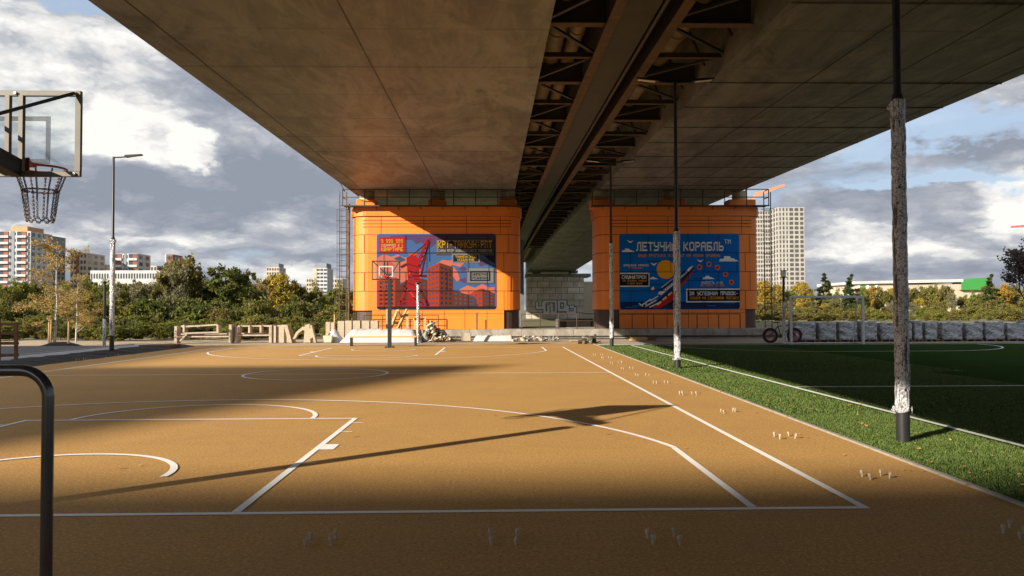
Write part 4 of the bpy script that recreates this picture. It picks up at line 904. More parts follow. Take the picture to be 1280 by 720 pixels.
for i, (a, c, e, Yb, ms, lb) in enumerate(((788, 809, 421.5, 41, 'wood', 'low orange timber stack at the foot of the shaded pier plinth'), (811, 822, 421.5, 41.2, 'bwood', 'low brown timber stack right of the orange timber'), (712, 730, 425, 40.5, 'wood', 'small yellow board pile in the passage'))):
    b = MB(); x0, x1 = XP(a, Yb), XP(c, Yb); H = ZP(e, Yb, a); n_ = max(2, int(H/.06))
    for k in range(n_): b.span(x0+random.uniform(0, .08), x1-random.uniform(0, .08), Yb+random.uniform(0, .05), Yb+.5, H*k/n_+.004, H*(k+1)/n_-.004)
    tag(b.build('timber_stack', M[ms]), lb, 'timber stack')
# crate at the far left
yc = 25.6; x1 = XP(11.5, yc, 430); t = thing('wooden_crate', 'open slatted brown wooden crate at the far left by the path', 'crate', (x1-1, yc, .09)); hc = ZP(403, yc, 8)-.09
for x in (.95, -.95):
    for y in (-.45, .45): b = MB(); b.box((x, y, hc/2), (.09, .09, hc), None, 0, .005); b.build('corner_post', M['bwood'], t)
for z in (.12, .5, .82, hc-.06):
    for y in (-.51, .51): b = MB(); b.box((0, y, z), (2, .03, .1), None, 0, .004); b.build('slat', M['bwood'], t)
for y in (-.53,): b = MB(); b.bar((-.9, y, .1), (.9, y, hc-.1), .04, .1); b.build('brace_board', M['bwood'], t)
b = MB(); x0, x1 = XP(181, 35.2), XP(222, 35.2); b.span(x0, x1, 34.6, 35.6, 0, .16, 0, .02); tag(b.build('dark_pallet', M['bwood']), 'low dark boards lying at the end of the left path', 'boards')

# ------------------------------------------------------------------ football goal
gx0, gx1 = XP(989, 35.1, 420), XP(1079, 35.1, 420); t = thing('football_goal', 'white small-sided football goal at the far end of the turf', 'goal', ((gx0+gx1)/2, 35.1, .03)); w = (gx1-gx0)/2; H = 2.05
M['goalp'] = mat('dull_white_goal', (.62, .62, .62), .5, scale=5)
for s in (-1, 1): b = MB(); b.box((s*w, 0, H/2), (.1, .1, H), None, 0, .01); b.build('goal_post', M['goalp'], t)
b = MB(); b.box((0, 0, H+.05), (2*w+.1, .1, .1), None, 0, .01); b.build('crossbar', M['goalp'], t)
for s in (-1, 1):
    b = MB(); b.tube([(s*w, 0.05, H), (s*w, .55, H-.05), (s*w, 1.0, .03)], .02, 6); b.tube([(s*w, .05, .03), (s*w, 1.0, .03)], .02, 6); b.build('side_stay', M['goalp'], t)
b = MB(); b.tube([(-w, 1.0, .03), (w, 1.0, .03)], .02, 6); b.build('ground_bar', M['goalp'], t)
# ------------------------------------------------------------------ bicycle
t = thing('bicycle', 'fat tyred bicycle with red rims leaning behind the goal', 'bicycle', (XP(978, 37.0, 415), 37.0, 0)); R = .37
for x, nm in ((-.57, 0), (.57, 1)):
    b = MB(); b.tube([(x+(R-.06)*math.cos(a), 0, R+(R-.06)*math.sin(a)) for a in np.linspace(0, 2*PI, 33)], .055, 10); wh = b.build('wheel', M['rubberblk'], t)
    b = MB(); b.tube([(x+(R-.13)*math.cos(a), 0, R+(R-.13)*math.sin(a)) for a in np.linspace(0, 2*PI, 33)], .03, 8)
    for k in range(12): a = k*PI/6; b.tube([(x, 0, R), (x+(R-.14)*math.cos(a), 0, R+(R-.14)*math.sin(a))], .006, 4)
    b.tube([(x, -.06, R), (x, .06, R)], .05, 10); b.build('rim', M['redrim'], wh)
b = MB(); A = Vector((-.57, 0, R)); B = Vector((-.08, 0, .33)); Cc = Vector((-.2, 0, .8)); D_ = Vector((.35, 0, .86)); E_ = Vector((.57, 0, R)); D2 = Vector((.39, 0, .72))
for p, q in ((A, B), (B, Cc), (Cc, D_), (B, D2), (A, Cc)): b.tube([p, q], .024, 8)
b.build('frame', M['black'], t)
b = MB(); b.tube([D_+Vector((-.02, 0, .08)), D2], .026, 8); b.tube([D2+Vector((0, .05, -.03)), E_+Vector((0, .07, 0))], .02, 8); b.tube([D2+Vector((0, -.05, -.03)), E_+Vector((0, -.07, 0))], .02, 8); b.build('fork', M['black'], t)
b = MB(); b.tube([(.33, 0, .94), (.4, 0, 1.0), (.38, .3, 1.03)], .015, 6); b.tube([(.4, 0, 1.0), (.38, -.3, 1.03)], .015, 6); b.build('handlebar', M['black'], t)
b = MB(); b.tube([(-.2, 0, .8), (-.23, 0, .95)], .014, 6); b.add([(-.38, -.08, .95), (-.38, .08, .95), (-.1, .02, .96), (-.1, -.02, .96), (-.38, -.07, 1.0), (-.38, .07, 1.0), (-.1, .02, .99), (-.1, -.02, .99)], [(0, 1, 2, 3), (4, 7, 6, 5), (0, 4, 5, 1), (1, 5, 6, 2), (2, 6, 7, 3), (3, 7, 4, 0)]); b.build('saddle', M['rubberblk'], t)
b = MB(); b.tube([(-.08, .05, .33), (.04, .07, .22)], .012, 5); b.tube([(-.08, -.05, .33), (-.2, -.07, .44)], .012, 5); b.tube([(-.08, .03, .33), (-.08, .05, .33)], .09, 14); b.build('crank', M['chain'], t)
# ------------------------------------------------------------------ wrapped pallets
ORD = 'first second third fourth fifth sixth seventh eighth ninth tenth eleventh twelfth thirteenth fourteenth'.split()
edges = [(993, 1021), (1023, 1046.5), (1048, 1073), (1075, 1098), (1100, 1124), (1127, 1141), (1143, 1154), (1156, 1173), (1176.5, 1205), (1207, 1230), (1232, 1257), (1259, 1284), (1286, 1311)]
rg = random.Random(5)
for i, (a, c) in enumerate(edges):
    Y = 38.2; x0, x1 = XP(a, Y, 415), XP(c, Y, 415); w = (x1-x0)/2*rg.uniform(.9, .96); H = .93+rg.uniform(-.06, .06); dp = .5
    t = thing('wrapped_pallet', 'grey film wrapped pallet load, %s from the left in the row beyond the goal' % ORD[i], 'pallet load', ((x0+x1)/2, Y+.5, .0))
    nx, nz = 14, 12; per = []
    pr = rrect(-w, w, -dp, dp, .07, 3); 
    dense = []
    for k in range(len(pr)):
        p, q = pr[k], pr[(k+1) % len(pr)]; n_ = max(1, int(math.hypot(q[0]-p[0], q[1]-p[1])/.09))
        for j in range(n_): dense.append((p[0]+(q[0]-p[0])*j/n_, p[1]+(q[1]-p[1])*j/n_))
    n = len(dense); vs = []; ph = [rg.uniform(0, 6) for _ in range(4)]
    for iz in range(nz+1):
        z = .12+(H-.12)*iz/nz
        for k, (x, y) in enumerate(dense):
            s = 1+.02*math.sin(z*17+ph[0]+x*5)+rg.uniform(-.025, .02)-(.03 if iz in (0, nz) else 0); vs.append((x*s, y*s, z+(rg.uniform(-.02, .02) if iz == nz else 0)))
    b = MB(); b.add(vs, [(r_*n+k, r_*n+(k+1) % n, (r_+1)*n+(k+1) % n, (r_+1)*n+k) for r_ in range(nz) for k in range(n)]); b.add(vs[-n:], [tuple(range(n))]); b.build('wrapped_load', M['pfilm'], t)
    b = MB()
    for x in (-w*.9, 0, w*.9): b.box((x, 0, .045), (.1, 1.0, .09))
    b.box((0, -.45, .1), (2*w, .1, .02)); b.box((0, .45, .1), (2*w, .1, .02)); b.build('pallet_base', M['bwood'], t)

# ------------------------------------------------------------------ trees
def crown_mesh(name, mt, blobs, n_leaf, leaf, seed, sparse=.0, wob=.35):
    """many small leaf-spray quads gathered in clumps through the crown volume"""
    r = np.random.default_rng(seed); V = []
    tot = sum(b[3]*b[4]*b[5] for b in blobs)
    for cx, cy, cz, rx, ry, rz in blobs:
        ncl = max(5, int(60*(rx*ry*rz)/tot))
        d = r.normal(size=(ncl, 3)); d /= np.linalg.norm(d, axis=1)[:, None]; rad = r.uniform(.45, 1.05, ncl)**.6
        cc = d*rad[:, None]*[rx, ry, rz]*(1+r.uniform(-wob, wob*.6, (ncl, 1)))+[cx, cy, cz]
        per = int(n_leaf/60)
        cs = r.uniform(.16, .34, ncl)*min(rx, rz)*1.15
        for c, s in zip(cc, cs):
            p = c+r.normal(size=(per, 3))*s*[1, 1, .7]*.6
            a = r.normal(size=(per, 3)); a /= np.linalg.norm(a, axis=1)[:, None]; t_ = np.cross(a, r.normal(size=(per, 3))); t_ /= np.linalg.norm(t_, axis=1)[:, None]
            l = leaf*r.uniform(.5, 1.25, (per, 1)); q = np.stack([p-a*l, p+t_*l*.45, p+a*l, p-t_*l*.45], 1); V.append(q)
    V = np.concatenate(V).reshape(-1, 3); V[:, 2] = np.maximum(V[:, 2], .03); n = len(V)//4
    me = bpy.data.meshes.new(name); me.vertices.add(4*n); me.vertices.foreach_set('co', V.ravel()); me.loops.add(4*n); me.loops.foreach_set('vertex_index', np.arange(4*n, dtype=np.int32))
    me.polygons.add(n); me.polygons.foreach_set('loop_start', np.arange(0, 4*n, 4, dtype=np.int32)); me.update(calc_edges=True); me.materials.append(mt); return me
def trunk_mesh(H, r, bark, seed, fork=.45, nb=7, spread=.3, white=False):
    rg = random.Random(seed); b = MB(); pts = []; x = y = 0
    for i in range(8):
        pts.append((x, y, H*i/7)); x += rg.uniform(-.03, .03)*H*.3; y += rg.uniform(-.03, .03)*H*.3
    b.tube(pts, [r*(1-.85*i/7) for i in range(8)], 7)
    for k in range(nb):
        f = rg.uniform(fork*.5, .9); i = int(f*7); p = Vector(pts[i]); a = rg.uniform(0, 6.3); L_ = H*spread*rg.uniform(.6, 1.1)*(1.1-f*.6)
        q = p+Vector((math.cos(a)*L_, math.sin(a)*L_, L_*.9)); mid = (p+q)/2+Vector((0, 0, -L_*.08)); b.tube([p, mid, q], [r*.42*(1-f*.5), r*.25, r*.06], 5, caps=False)
        for j in range(3): a2 = a+rg.uniform(-1, 1); b.tube([mid, mid+Vector((math.cos(a2), math.sin(a2), .9))*L_*.4], [r*.16, r*.04], 4, caps=False)
    o = b.build('trunk', bark); me = o.data; bpy.data.objects.remove(o); return me
KIND = {}
def kind(key, label, cat, name, crowns, trunks): KIND[key] = (label, cat, name, crowns, trunks)
B = lambda s, k=1: [(0+random.uniform(-.2, .2), 0, s*1.0, s*1.1, s*.9, s*.85)]
def bushes(mt, seed, n=3, leaf=.085, tall=1.0, nl=5200):
    out = []
    for i in range(n):
        rg = random.Random(seed+i); bl = []
        for k in range(7): bl.append((rg.uniform(-.95, .95), rg.uniform(-.6, .6), rg.uniform(.35, 1.05)*tall, rg.uniform(.45, .75), rg.uniform(.45, .7), rg.uniform(.4, .7)*tall))
        out.append(crown_mesh('crown', mt, bl, nl, leaf, seed+i))
    return out
def rounds(mt, seed, n=2, leaf=.07, nl=6500, z0=.45, wide=1.):
    out = []
    for i in range(n):
        rg = random.Random(seed+i); bl = [(0, 0, 1.3, .62*wide, .62*wide, .7)]
        for k in range(9): a = rg.uniform(0, 6.3); zz = rg.uniform(z0, 1.75); rr = .62*wide*(1-abs(zz-1.1)/1.3); bl.append((rr*math.cos(a), rr*math.sin(a), zz, .36, .36, .33))
        out.append(crown_mesh('crown', mt, bl, nl, leaf, seed+i))
    return out
def cones(mt, seed, n=1):
    out = []
    for i in range(n):
        bl = [(0, 0, .25+.2*k, .55*(1-k/9.5), .55*(1-k/9.5), .2) for k in range(9)]; out.append(crown_mesh('crown', mt, bl, 3200, .075, seed+i, wob=.2))
    return out
def airy(mt, seed, n=1, leaf=.021, nl=5200):
    out = []
    for i in range(n):
        rg = random.Random(seed+i); bl = []
        for k in range(14): zz = rg.uniform(.55, 2.0); rr = .42*math.sin(min(1, (2.1-zz)/1.2)*PI*.5); a = rg.uniform(0, 6.3); bl.append((rr*math.cos(a), rr*math.sin(a), zz, .26, .26, .26))
        out.append(crown_mesh('crown', mt, bl, nl, leaf, seed+i))
    return out
T0 = [trunk_mesh(1.5, .05, M['bark'], s) for s in (1, 2, 3)]
TB = [trunk_mesh(2.0, .028, M['birchbark'], s, nb=12, spread=.2) for s in (4, 5)]
kind('bg', 'dense green bush in the thicket behind the paved area, left of the piers', 'bush', 'bush', bushes(L['green'], 10), T0)
kind('bd', 'dark green bush in the thicket left of the piers', 'bush', 'bush', bushes(L['dark'], 20), T0)
kind('bo', 'olive-yellow autumn bush in the thicket left of the piers', 'bush', 'bush', bushes(L['olive'], 30), T0)
kind('tg', 'green broadleaf tree rising above the left thicket', 'tree', 'broadleaf_tree', rounds(L['green'], 40), T0)
kind('td', 'dark green rounded tree rising above the left thicket', 'tree', 'broadleaf_tree', rounds(L['dark'], 50), T0)
kind('to', 'olive autumn tree rising above the left thicket', 'tree', 'broadleaf_tree', rounds(L['olive'], 60), T0)
kind('tw', 'pale grey-green willow-like tree in the left thicket', 'tree', 'willow_tree', rounds(L['grey'], 70, leaf=.055, nl=4500), T0)
kind('fir', 'narrow dark conifer', 'tree', 'conifer_tree', cones(L['fir'], 80), T0)
kind('au', 'golden autumn tree in the far wood on the right', 'tree', 'autumn_tree', rounds(L['gold'], 90, 2), T0)
kind('bi', 'thin birch with yellow leaves', 'tree', 'birch_tree', airy(L['birch'], 100, 2), TB)
def plant(key, x, y, h_, wfac=1., label=None, group=None, i=None, zoff=0):
    lb, cat, nm, cr, tr = KIND[key]; i = random.randrange(99) if i is None else i
    t = thing(nm, label or lb, cat, (x, y, zoff), random.uniform(0, 6.28), group)
    s = h_/2.1 if key[0] != 'b' or key == 'bi' else h_/1.75
    c = bpy.data.objects.new('crown', cr[i % len(cr)]); COL.objects.link(c); c.parent = t; c.scale = (s*wfac, s*wfac, s)
    c = bpy.data.objects.new('trunk', tr[i % len(tr)]); COL.objects.link(c); c.parent = t; c.scale = (s, s, s)
    return t
def at(px, pytop, Y): x, z = P(px, pytop, Y); return x, z
random.seed(21)
GL_ = 'bushes and trees of the left thicket, '
# left thicket front row of bushes
for i, px in enumerate(range(-14, 442, 15)):
    Y = random.uniform(50, 55); k = random.choice(['bg', 'bd', 'bo', 'bg', 'bd']); top = random.uniform(384, 402); x, z = at(px+random.uniform(-5, 5), top, Y)
    plant(k, x, Y, z, random.uniform(.9, 1.2), group=GL_+k)
for i, px in enumerate(range(-10, 440, 17)):
    Y = random.uniform(60, 68); k = random.choice(['bg', 'bd', 'bo', 'bo', 'bd']); top = random.uniform(360, 382); x, z = at(px+random.uniform(-6, 6), top, Y)
    plant(k, x, Y, z, random.uniform(.8, 1.0), group=GL_+k)
for px, top, k, Y, wf in ((5, 352, 'tg', 72, .9), (28, 347, 'tg', 74, 1), (45, 351, 'td', 76, .9), (92, 352, 'to', 74, .9), (110, 350, 'td', 78, .9), (128, 353, 'tg', 76, .9), (152, 352, 'td', 74, .9), (176, 348, 'tw', 72, .9),
        (188, 352, 'tw', 78, .9), (205, 344, 'to', 74, .9), (250, 350, 'td', 76, .9), (268, 338, 'td', 72, 1.1), (302, 337, 'td', 76, .9), (315, 345, 'tw', 80, .8), (325, 352, 'tg', 74, .8), (366, 349, 'td', 72, .9), (378, 357, 'td', 76, .8),
        (392, 363, 'td', 74, .9), (408, 366, 'tg', 78, .9), (424, 356, 'tg', 74, 1), (438, 362, 'td', 76, .9), (-8, 356, 'td', 74, 1), (66, 356, 'to', 78, .9), (140, 358, 'tw', 70, .8), (236, 352, 'tw', 80, .9), (344, 350, 'tw', 80, .8)):
    x, z = at(px, top, Y); plant(k, x, Y, z, wf*.72, group=GL_+k)
for i, px in enumerate(range(-16, 446, 13)):
    Y = random.uniform(84, 92); k = random.choice(['to', 'tg', 'td', 'tw', 'to', 'tg']); x, z = at(px+random.uniform(-5, 5), random.uniform(349, 358)+(4 if px > 370 else 0), Y); plant(k, x, Y, z, random.uniform(.62, .8), group=GL_+k)
x, z = at(228, 311, 70); plant('to', x, 70, z, .8, 'tallest olive tree standing above the left thicket', i=1); x, z = at(222, 330, 68); plant('tw', x, 68, z, .7, 'pale leggy tree directly before the tallest olive tree')
x, z = at(285, 330, 69); plant('td', x, 69, z, .95, 'broad dark green tree right of the tallest olive tree', i=0)
x, z = at(350, 336, 71); plant('au', x, 71, z, .78, 'golden yellow tree in the left thicket', i=0)
x, z = at(335, 346, 73); plant('bi', x, 73, z, 1., 'pale yellowing birch beside the golden tree in the thicket')
# young birch with stakes
xb_, yb2 = XP(68, 38, 420), 38.0
x, z = at(68, 295, yb2); plant('bi', xb_, yb2, z, 1.15, 'young white-barked birch with yellow leaves, staked beside the left path', i=0)
x, z = at(96, 338, 42); plant('bi', x, 42, z, 1.1, 'smaller thin birch right of the staked one', i=1)
for px_, lb in ((61, 'left wooden stake beside the young birch'), (63.5, 'inner wooden stake beside the young birch'), (85.5, 'right wooden stake beside the young birch')):
    Y = 37.9; x = XP(px_, Y, 420); b = MB(); b.tube([(x, Y, 0), (x+.02, Y, ZP(398.5, Y, 70))], .045, 8); tag(b.build('wooden_stake', M['wood']), lb, 'stake')
lump('mulch_mound', XP(50, 37.6), XP(88, 37.6), 37.3, 38.8, .18, M['soil'], 'low dark mulch mound around the young birch', 'mound', 31, 20, 8, .7)
for i, px in enumerate(range(-14, 420, 15)):
    Y = random.uniform(44.5, 47.5); k = random.choice(['bg', 'bo', 'bd', 'bg']); x, z = at(px+random.uniform(-4, 4), random.uniform(398, 405), Y); plant(k, x, Y, z, random.uniform(.9, 1.3), group=GL_+k)
# right wood
random.seed(44)
for i, px in enumerate(range(946, 1300, 9)):
    Y = random.uniform(116, 128); k = random.choice(['bo', 'bg', 'bo', 'tw', 'au', 'bo']); top = random.uniform(371, 385); x, z = at(px+random.uniform(-4, 4), top, Y)
    lb = {'bo': 'olive-yellow bush in the wood behind the pallets', 'bg': 'green bush in the wood behind the pallets', 'bd': 'dark green bush in the wood behind the pallets', 'tw': 'pale grey-green tree in the wood behind the pallets', 'au': 'golden autumn tree in the wood behind the pallets'}[k]
    plant(k, x, Y, z, random.uniform(.8, 1.1), lb, 'right wood '+k)
for i, px in enumerate(range(948, 1300, 12)):
    Y = random.uniform(98, 106); k = random.choice(['bo', 'bg', 'bo']); x, z = at(px+random.uniform(-4, 4), random.uniform(384, 393), Y)
    plant(k, x, Y, z, random.uniform(1.1, 1.5), {'bo': 'low olive-yellow bush right behind the pallet row', 'bg': 'low green bush right behind the pallet row'}[k], 'low bushes behind the pallets '+k)
for i, px in enumerate(range(950, 1300, 11)):
    Y = random.uniform(138, 160); k = random.choice(['to', 'tg', 'tw', 'au', 'to']); top = (random.uniform(363, 368) if 1190 < px < 1236 else random.uniform(351, 359) if px > 1084 else random.uniform(355, 366))-(6 if px < 975 else 0); x, z = at(px+random.uniform(-4, 4), top, Y)
    lb = {'to': 'olive broadleaf tree in the far right wood', 'tg': 'green broadleaf tree in the far right wood', 'tw': 'pale grey-green tree in the far right wood', 'au': 'golden autumn tree in the far right wood'}[k]
    plant(k, x, Y, z, random.uniform(.6, .8), lb, 'far right wood '+k)
for px, top, lb in ((1031, 341, 'dark conifer right of the unfinished tower'), (1063, 342, 'dark conifer left of the long green-ended building'), (1238, 342, 'slim dark conifer at the right end of the green building')):
    x, z = at(px, top, 134); plant('fir', x, 134, z, 1.25, lb)
for px, top, lb in ((955, 347, 'tall golden tree against the base of the unfinished tower'), (1003, 349, 'reddish gold tree right of the pale lantern')):
    x, z = at(px, top, 132); plant('au', x, 132, z, .7, lb)
# bare tree at right edge
def bare():
    Y = 30.; rg = random.Random(8); b = MB(); x0 = XP(1300, Y, 350); lvs = MB()
    def br_(p, d, L_, r, dep):
        q = p+d*L_; b.tube([p, (p+q)/2+Vector((rg.uniform(-.05, .05), 0, rg.uniform(-.03, .05)))*L_, q], [r, r*.8, r*.6], 5, caps=False)
        if dep == 0:
            for k in range(5):
                c = p+(q-p)*rg.random()+Vector((rg.uniform(-.08, .08), rg.uniform(-.08, .08), rg.uniform(-.08, .08))); s = .045
                lvs.add([c+Vector((-s, 0, 0)), c+Vector((0, s*.5, s*.6)), c+Vector((s, 0, s*.3)), c+Vector((0, -s*.3, -s*.6))], [(0, 1, 2, 3)])
            return
        for k in range(3):
            nd_ = (d+Vector((rg.uniform(-.7, .7), rg.uniform(-.6, .6), rg.uniform(-.15, .6)))).normalized(); br_(p+(q-p)*rg.uniform(.6, 1), nd_, L_*rg.uniform(.6, .85), r*.6, dep-1)
    t = thing('bare_tree', 'sparse dark twiggy tree with few leaves at the right edge', 'tree', (x0, Y, 0))
    b.tube([(0, 0, 0), (0, 0, 1.6)], [.07, .05], 8)
    for k in range(6): br_(Vector((0, 0, 1.2+.15*k)), Vector((rg.uniform(-.9, .6), rg.uniform(-.4, .4), 1)).normalized(), .95, .035, 4)
    b.build('trunk', M['bark'], t); lvs.build('crown', mat('dark_leaf', (.07, .045, .02), .7), t)
bare()

# ------------------------------------------------------------------ far buildings
M['wwall'] = mat('white_facade', (.5, .49, .48), .8, scale=.3); M['rwall'] = mat('red_facade', (.25, .09, .055), .8, scale=.3); M['gwall'] = mat('grey_facade', (.22, .24, .27), .8, scale=.3)
M['cream'] = mat('cream_facade', (.5, .42, .32), .85, scale=.3); M['frameconc'] = mat('bare_concrete_frame', (.36, .345, .31), .9, scale=.3); M['win'] = flat('window_glass_dark', (.05, .06, .075), .15)
M['shell'] = flat('unglazed_opening', (.07, .065, .06), .9); M['oroof'] = mat('orange_roof_box', (.6, .28, .12), .8, scale=1)
def tower(name, label, px0, px1, pyt, Y, depth, wall, floors, cols, sidecols=0, wmat='win', accents=(), roofbox=None, wf=(.6, .55), side='x1', balc=None, colspec=None):
    x0, x1 = XP(px0, Y, 330), XP(px1, Y, 330); H = ZP(pyt, Y, (px0+px1)/2); w = (x1-x0)/2; t = thing(name, label, 'building', ((x0+x1)/2, Y, 0))
    b = MB(); b.span(-w, w, 0, depth, 0, H); b.build('wall', M[wall], t)
    fh = H/floors; cw = 2*w/cols; me = {}; cnt = [0]; rest = MB()
    def win(x, y, z, a, c, axis):
        key = (round(a, 2), round(c, 2), axis)
        if key not in me:
            b = MB()
            if axis == 0: b.span(-a/2, a/2, -.06, .05, -c/2, c/2)
            else: b.span(-.05, .06, -a/2, a/2, -c/2, c/2)
            o = b.build('window', M[wmat]); me[key] = o.data; bpy.data.objects.remove(o)
        if cnt[0] < 96: o = bpy.data.objects.new('window', me[key]); COL.objects.link(o); o.parent = t; o.location = (x, y, z); cnt[0] += 1
        else: rest.add([Vector(v.co)+Vector((x, y, z)) for v in me[key].vertices], [tuple(p.vertices) for p in me[key].polygons])
    lo = int(floors*.25) if floors > 6 else 0
    order = [(f, c) for f in range(floors-1, lo-1, -1) for c in range(cols)]
    for f, c in order:
        if balc and any(a <= c < e for a, e in balc): continue
        if colspec: win(-w+2*w*colspec[c][0], 0, fh*(f+.5), 2*w*colspec[c][1], fh*wf[1], 0)
        else: win(-w+cw*(c+.5), 0, fh*(f+.5), cw*wf[0], fh*wf[1], 0)
    for f in range(floors-1, lo-1, -1):
        for c in range(sidecols): win(w if side == 'x1' else -w, depth*(c+.5)/sidecols, fh*(f+.5), depth/sidecols*.5, fh*wf[1], 1)
    if rest.v: rest.build('windows', M[wmat], t)['kind'] = 'stuff'
    if balc:
        for a, e in balc:
            for f in range(floors-1, lo-1, -1):
                b = MB(); xa, xb_2 = -w+cw*a, -w+cw*e; b.span(xa+.2, xb_2-.2, -.1, .1, fh*f+fh*.1, fh*(f+.95), 1); b.span(xa, xb_2, -1.0, 0, fh*f-.1, fh*f+fh*.32, 0); b.span((xa+xb_2)/2, xb_2-.3, -.2, -.11, fh*f+fh*.33, fh*(f+.9), 2); b.build('balcony', [M['wwall'], M['win'], M['rwall']], t)
    for a, e, m_ in accents:
        b = MB(); b.span(-w+2*w*a, -w+2*w*e, -.18, -.02, 0, H); b.build('facade_strip', M[m_], t)
    if roofbox: b = MB(); b.span(-w+2*w*roofbox[0], -w+2*w*roofbox[1], 2, depth-2, H, H+roofbox[2]); b.build('roof_box', M[roofbox[3]], t)
    return t
tower('apartment_block', 'white and red apartment block at the far left above the trees', -2, 38, 289, 330, 16, 'wwall', 13, 9, 4, accents=((.37, .5, 'gwall'),), roofbox=(.3, .8, 2.2, 'oroof'), balc=((0, 3), (5, 8)))
tower('apartment_block', 'lower grey and red block behind the far left white one', 30, 60, 294, 400, 16, 'gwall', 14, 6, 4, accents=((.0, .62, 'gwall'), (.62, .8, 'rwall')))
tower('apartment_block', 'brown and cream block just right of the young birch', 88, 108, 316, 420, 20, 'cream', 10, 5, 3, accents=((.35, .55, 'rwall'),))
tower('apartment_block', 'white and red block directly right of the left lamp post', 141, 172, 317, 430, 16, 'wwall', 9, 8, 2, accents=((.45, .55, 'gwall'),), balc=((0, 3), (5, 8)))
tower('apartment_block', 'small red topped block beside the tallest olive tree', 206, 216, 318, 450, 14, 'rwall', 9, 3, 1, accents=((0, .2, 'wwall'),))
tower('apartment_block', 'distant cream block between birch and left lamp post', 112, 128, 330, 520, 14, 'cream', 7, 5, 2)
tower('apartment_block', 'distant pale block glimpsed right of the left lamp post', 176, 196, 332, 540, 14, 'cream', 7, 5, 2)
tower('low_building', 'long low white building behind the left thicket', 113, 200, 338, 300, 14, 'wwall', 4, 26, 0, wf=(.55, .45))
tower('apartment_block', 'pale tower behind the golden tree in the left thicket', 333, 349, 334, 500, 16, 'cream', 11, 5, 2, roofbox=(.2, .9, 2.5, 'gwall'))
tower('apartment_block', 'striped round-topped tower left of the sunlit pier', 391, 409, 335, 480, 18, 'wwall', 12, 4, 2, accents=((0, .28, 'cream'),), roofbox=(.15, .9, 3, 'gwall'), wf=(.8, .5))
tower('apartment_block', 'small cream block left of the striped tower', 383, 392, 348, 560, 14, 'cream', 8, 3, 1)
tower('apartment_block', 'low pale block right of the striped tower', 411, 428, 348, 560, 14, 'cream', 7, 5, 1)
tower('apartment_block', 'white sliver of a building behind the olive tree', 243, 252, 345, 400, 10, 'wwall', 6, 2, 0)
# unfinished tower: two faces
YT = 300.
x0, xm, x1 = XP(951, YT+22, 330), XP(975, YT, 330), XP(1006, YT, 330)
tower('unfinished_tower', 'unfinished concrete high-rise with empty openings right of the shaded pier', 973.5, 1006, 259, YT, 20, 'frameconc', 23, 6, 7, wmat='shell', side='x0', wf=(.52, .66), colspec=[(.07, .05), (.2, .06), (.33, .05), (.5, .14), (.7, .14), (.9, .12)])
tower('unfinished_tower', 'left wing of the unfinished concrete high-rise beside the pier', 944, 973, 263, YT+9, 14, 'frameconc', 23, 9, 0, wmat='shell', wf=(.62, .6))
# long low green ended hall
YH = 260.; xa, xb_ = XP(1071, YH, 355), XP(1232, YH, 355); t = thing('exhibition_hall', 'long low white hall with green end, above the right wood', 'building', ((xa+xb_)/2, YH, 0)); w = (xb_-xa)/2
b = MB(); hh = ZP(355, YH, 1150); b.span(-w, w-.01, 0, 30, 0, hh); b.build('wall', M['cream'], t)
b = MB(); prf = []
b.add([(-w-1, -1, hh), (w-8, -1, hh+.6), (w-8, 30, hh+.6), (-w-1, 30, hh), (-w-1, -1, hh+.9), (w-8, -1, hh+1.6), (w-8, 30, hh+1.6), (-w-1, 30, hh+.9)], [(0, 3, 2, 1), (4, 5, 6, 7), (0, 1, 5, 4), (1, 2, 6, 5), (2, 3, 7, 6), (3, 0, 4, 7)]); b.build('roof', M['wwall'], t)
M['gpanel'] = flat('bright_green_panel', (.04, .24, .05), .6)
b = MB(); b.add([(w-9, -1.4, hh-2), (w, -1.4, hh-2), (w, -1.4, hh+1.9), (w-4, -1.4, hh+1.9), (w-9, -1.4, hh+.4), (w-9, 4, hh-2), (w, 4, hh-2), (w, 4, hh+1.9), (w-4, 4, hh+1.9), (w-9, 4, hh+.4)], [(0, 1, 2, 3, 4), (9, 8, 7, 6, 5), (0, 5, 6, 1), (1, 6, 7, 2), (2, 7, 8, 3), (3, 8, 9, 4)]); b.build('green_end', M['gpanel'], t)
for i in range(5): b = MB(); b.span(-w+i*1.5+.1, -w+i*1.5+1., -.2, -.02, 0, hh-.2); b.build('window', M['gpanel'] if i % 2 else M['white'], t)
# cranes
def crane(label, pxm, pyt, Y, jib, col, H):
    x = XP(pxm, Y, 300); t = thing('tower_crane', label, 'crane', (x, Y, 0)); b = MB(); hw = 1.
    for a in (-hw, hw):
        for c in (-hw, hw): b.bar((a, c, 0), (a, c, H), .25, .25)
    k = 0
    while k*3 < H-3: b.bar((-hw, -hw, k*3), (hw, -hw, k*3+3), .15, .15); b.bar((hw, hw, k*3), (-hw, hw, k*3+3), .15, .15); k += 1
    b.build('mast', col, t); b = MB(); p, q = jib; P0 = Vector((p[0]-x, 0, p[1])); P1 = Vector((q[0]-x, 0, q[1])); up_ = Vector((0, 0, 1.6))
    for a in (-.7, .7): b.bar(P0+Vector((0, a, 0)), P1+Vector((0, a, 0)), .3, .3)
    b.bar(P0+up_, P1+up_*.3, .3, .3); n = 14
    for i in range(n): b.bar(P0+(P1-P0)*i/n, P0+(P1-P0)*(i+.5)/n+up_*(1-.7*i/n), .2, .2); b.bar(P0+(P1-P0)*(i+.5)/n+up_*(1-.7*i/n), P0+(P1-P0)*(i+1)/n, .2, .2)
    b.build('jib', col, t); b = MB(); b.box((P0.x-3, 0, P0.z-1), (3, 2, 2)); b.build('counterweight', M['gwall'], t)
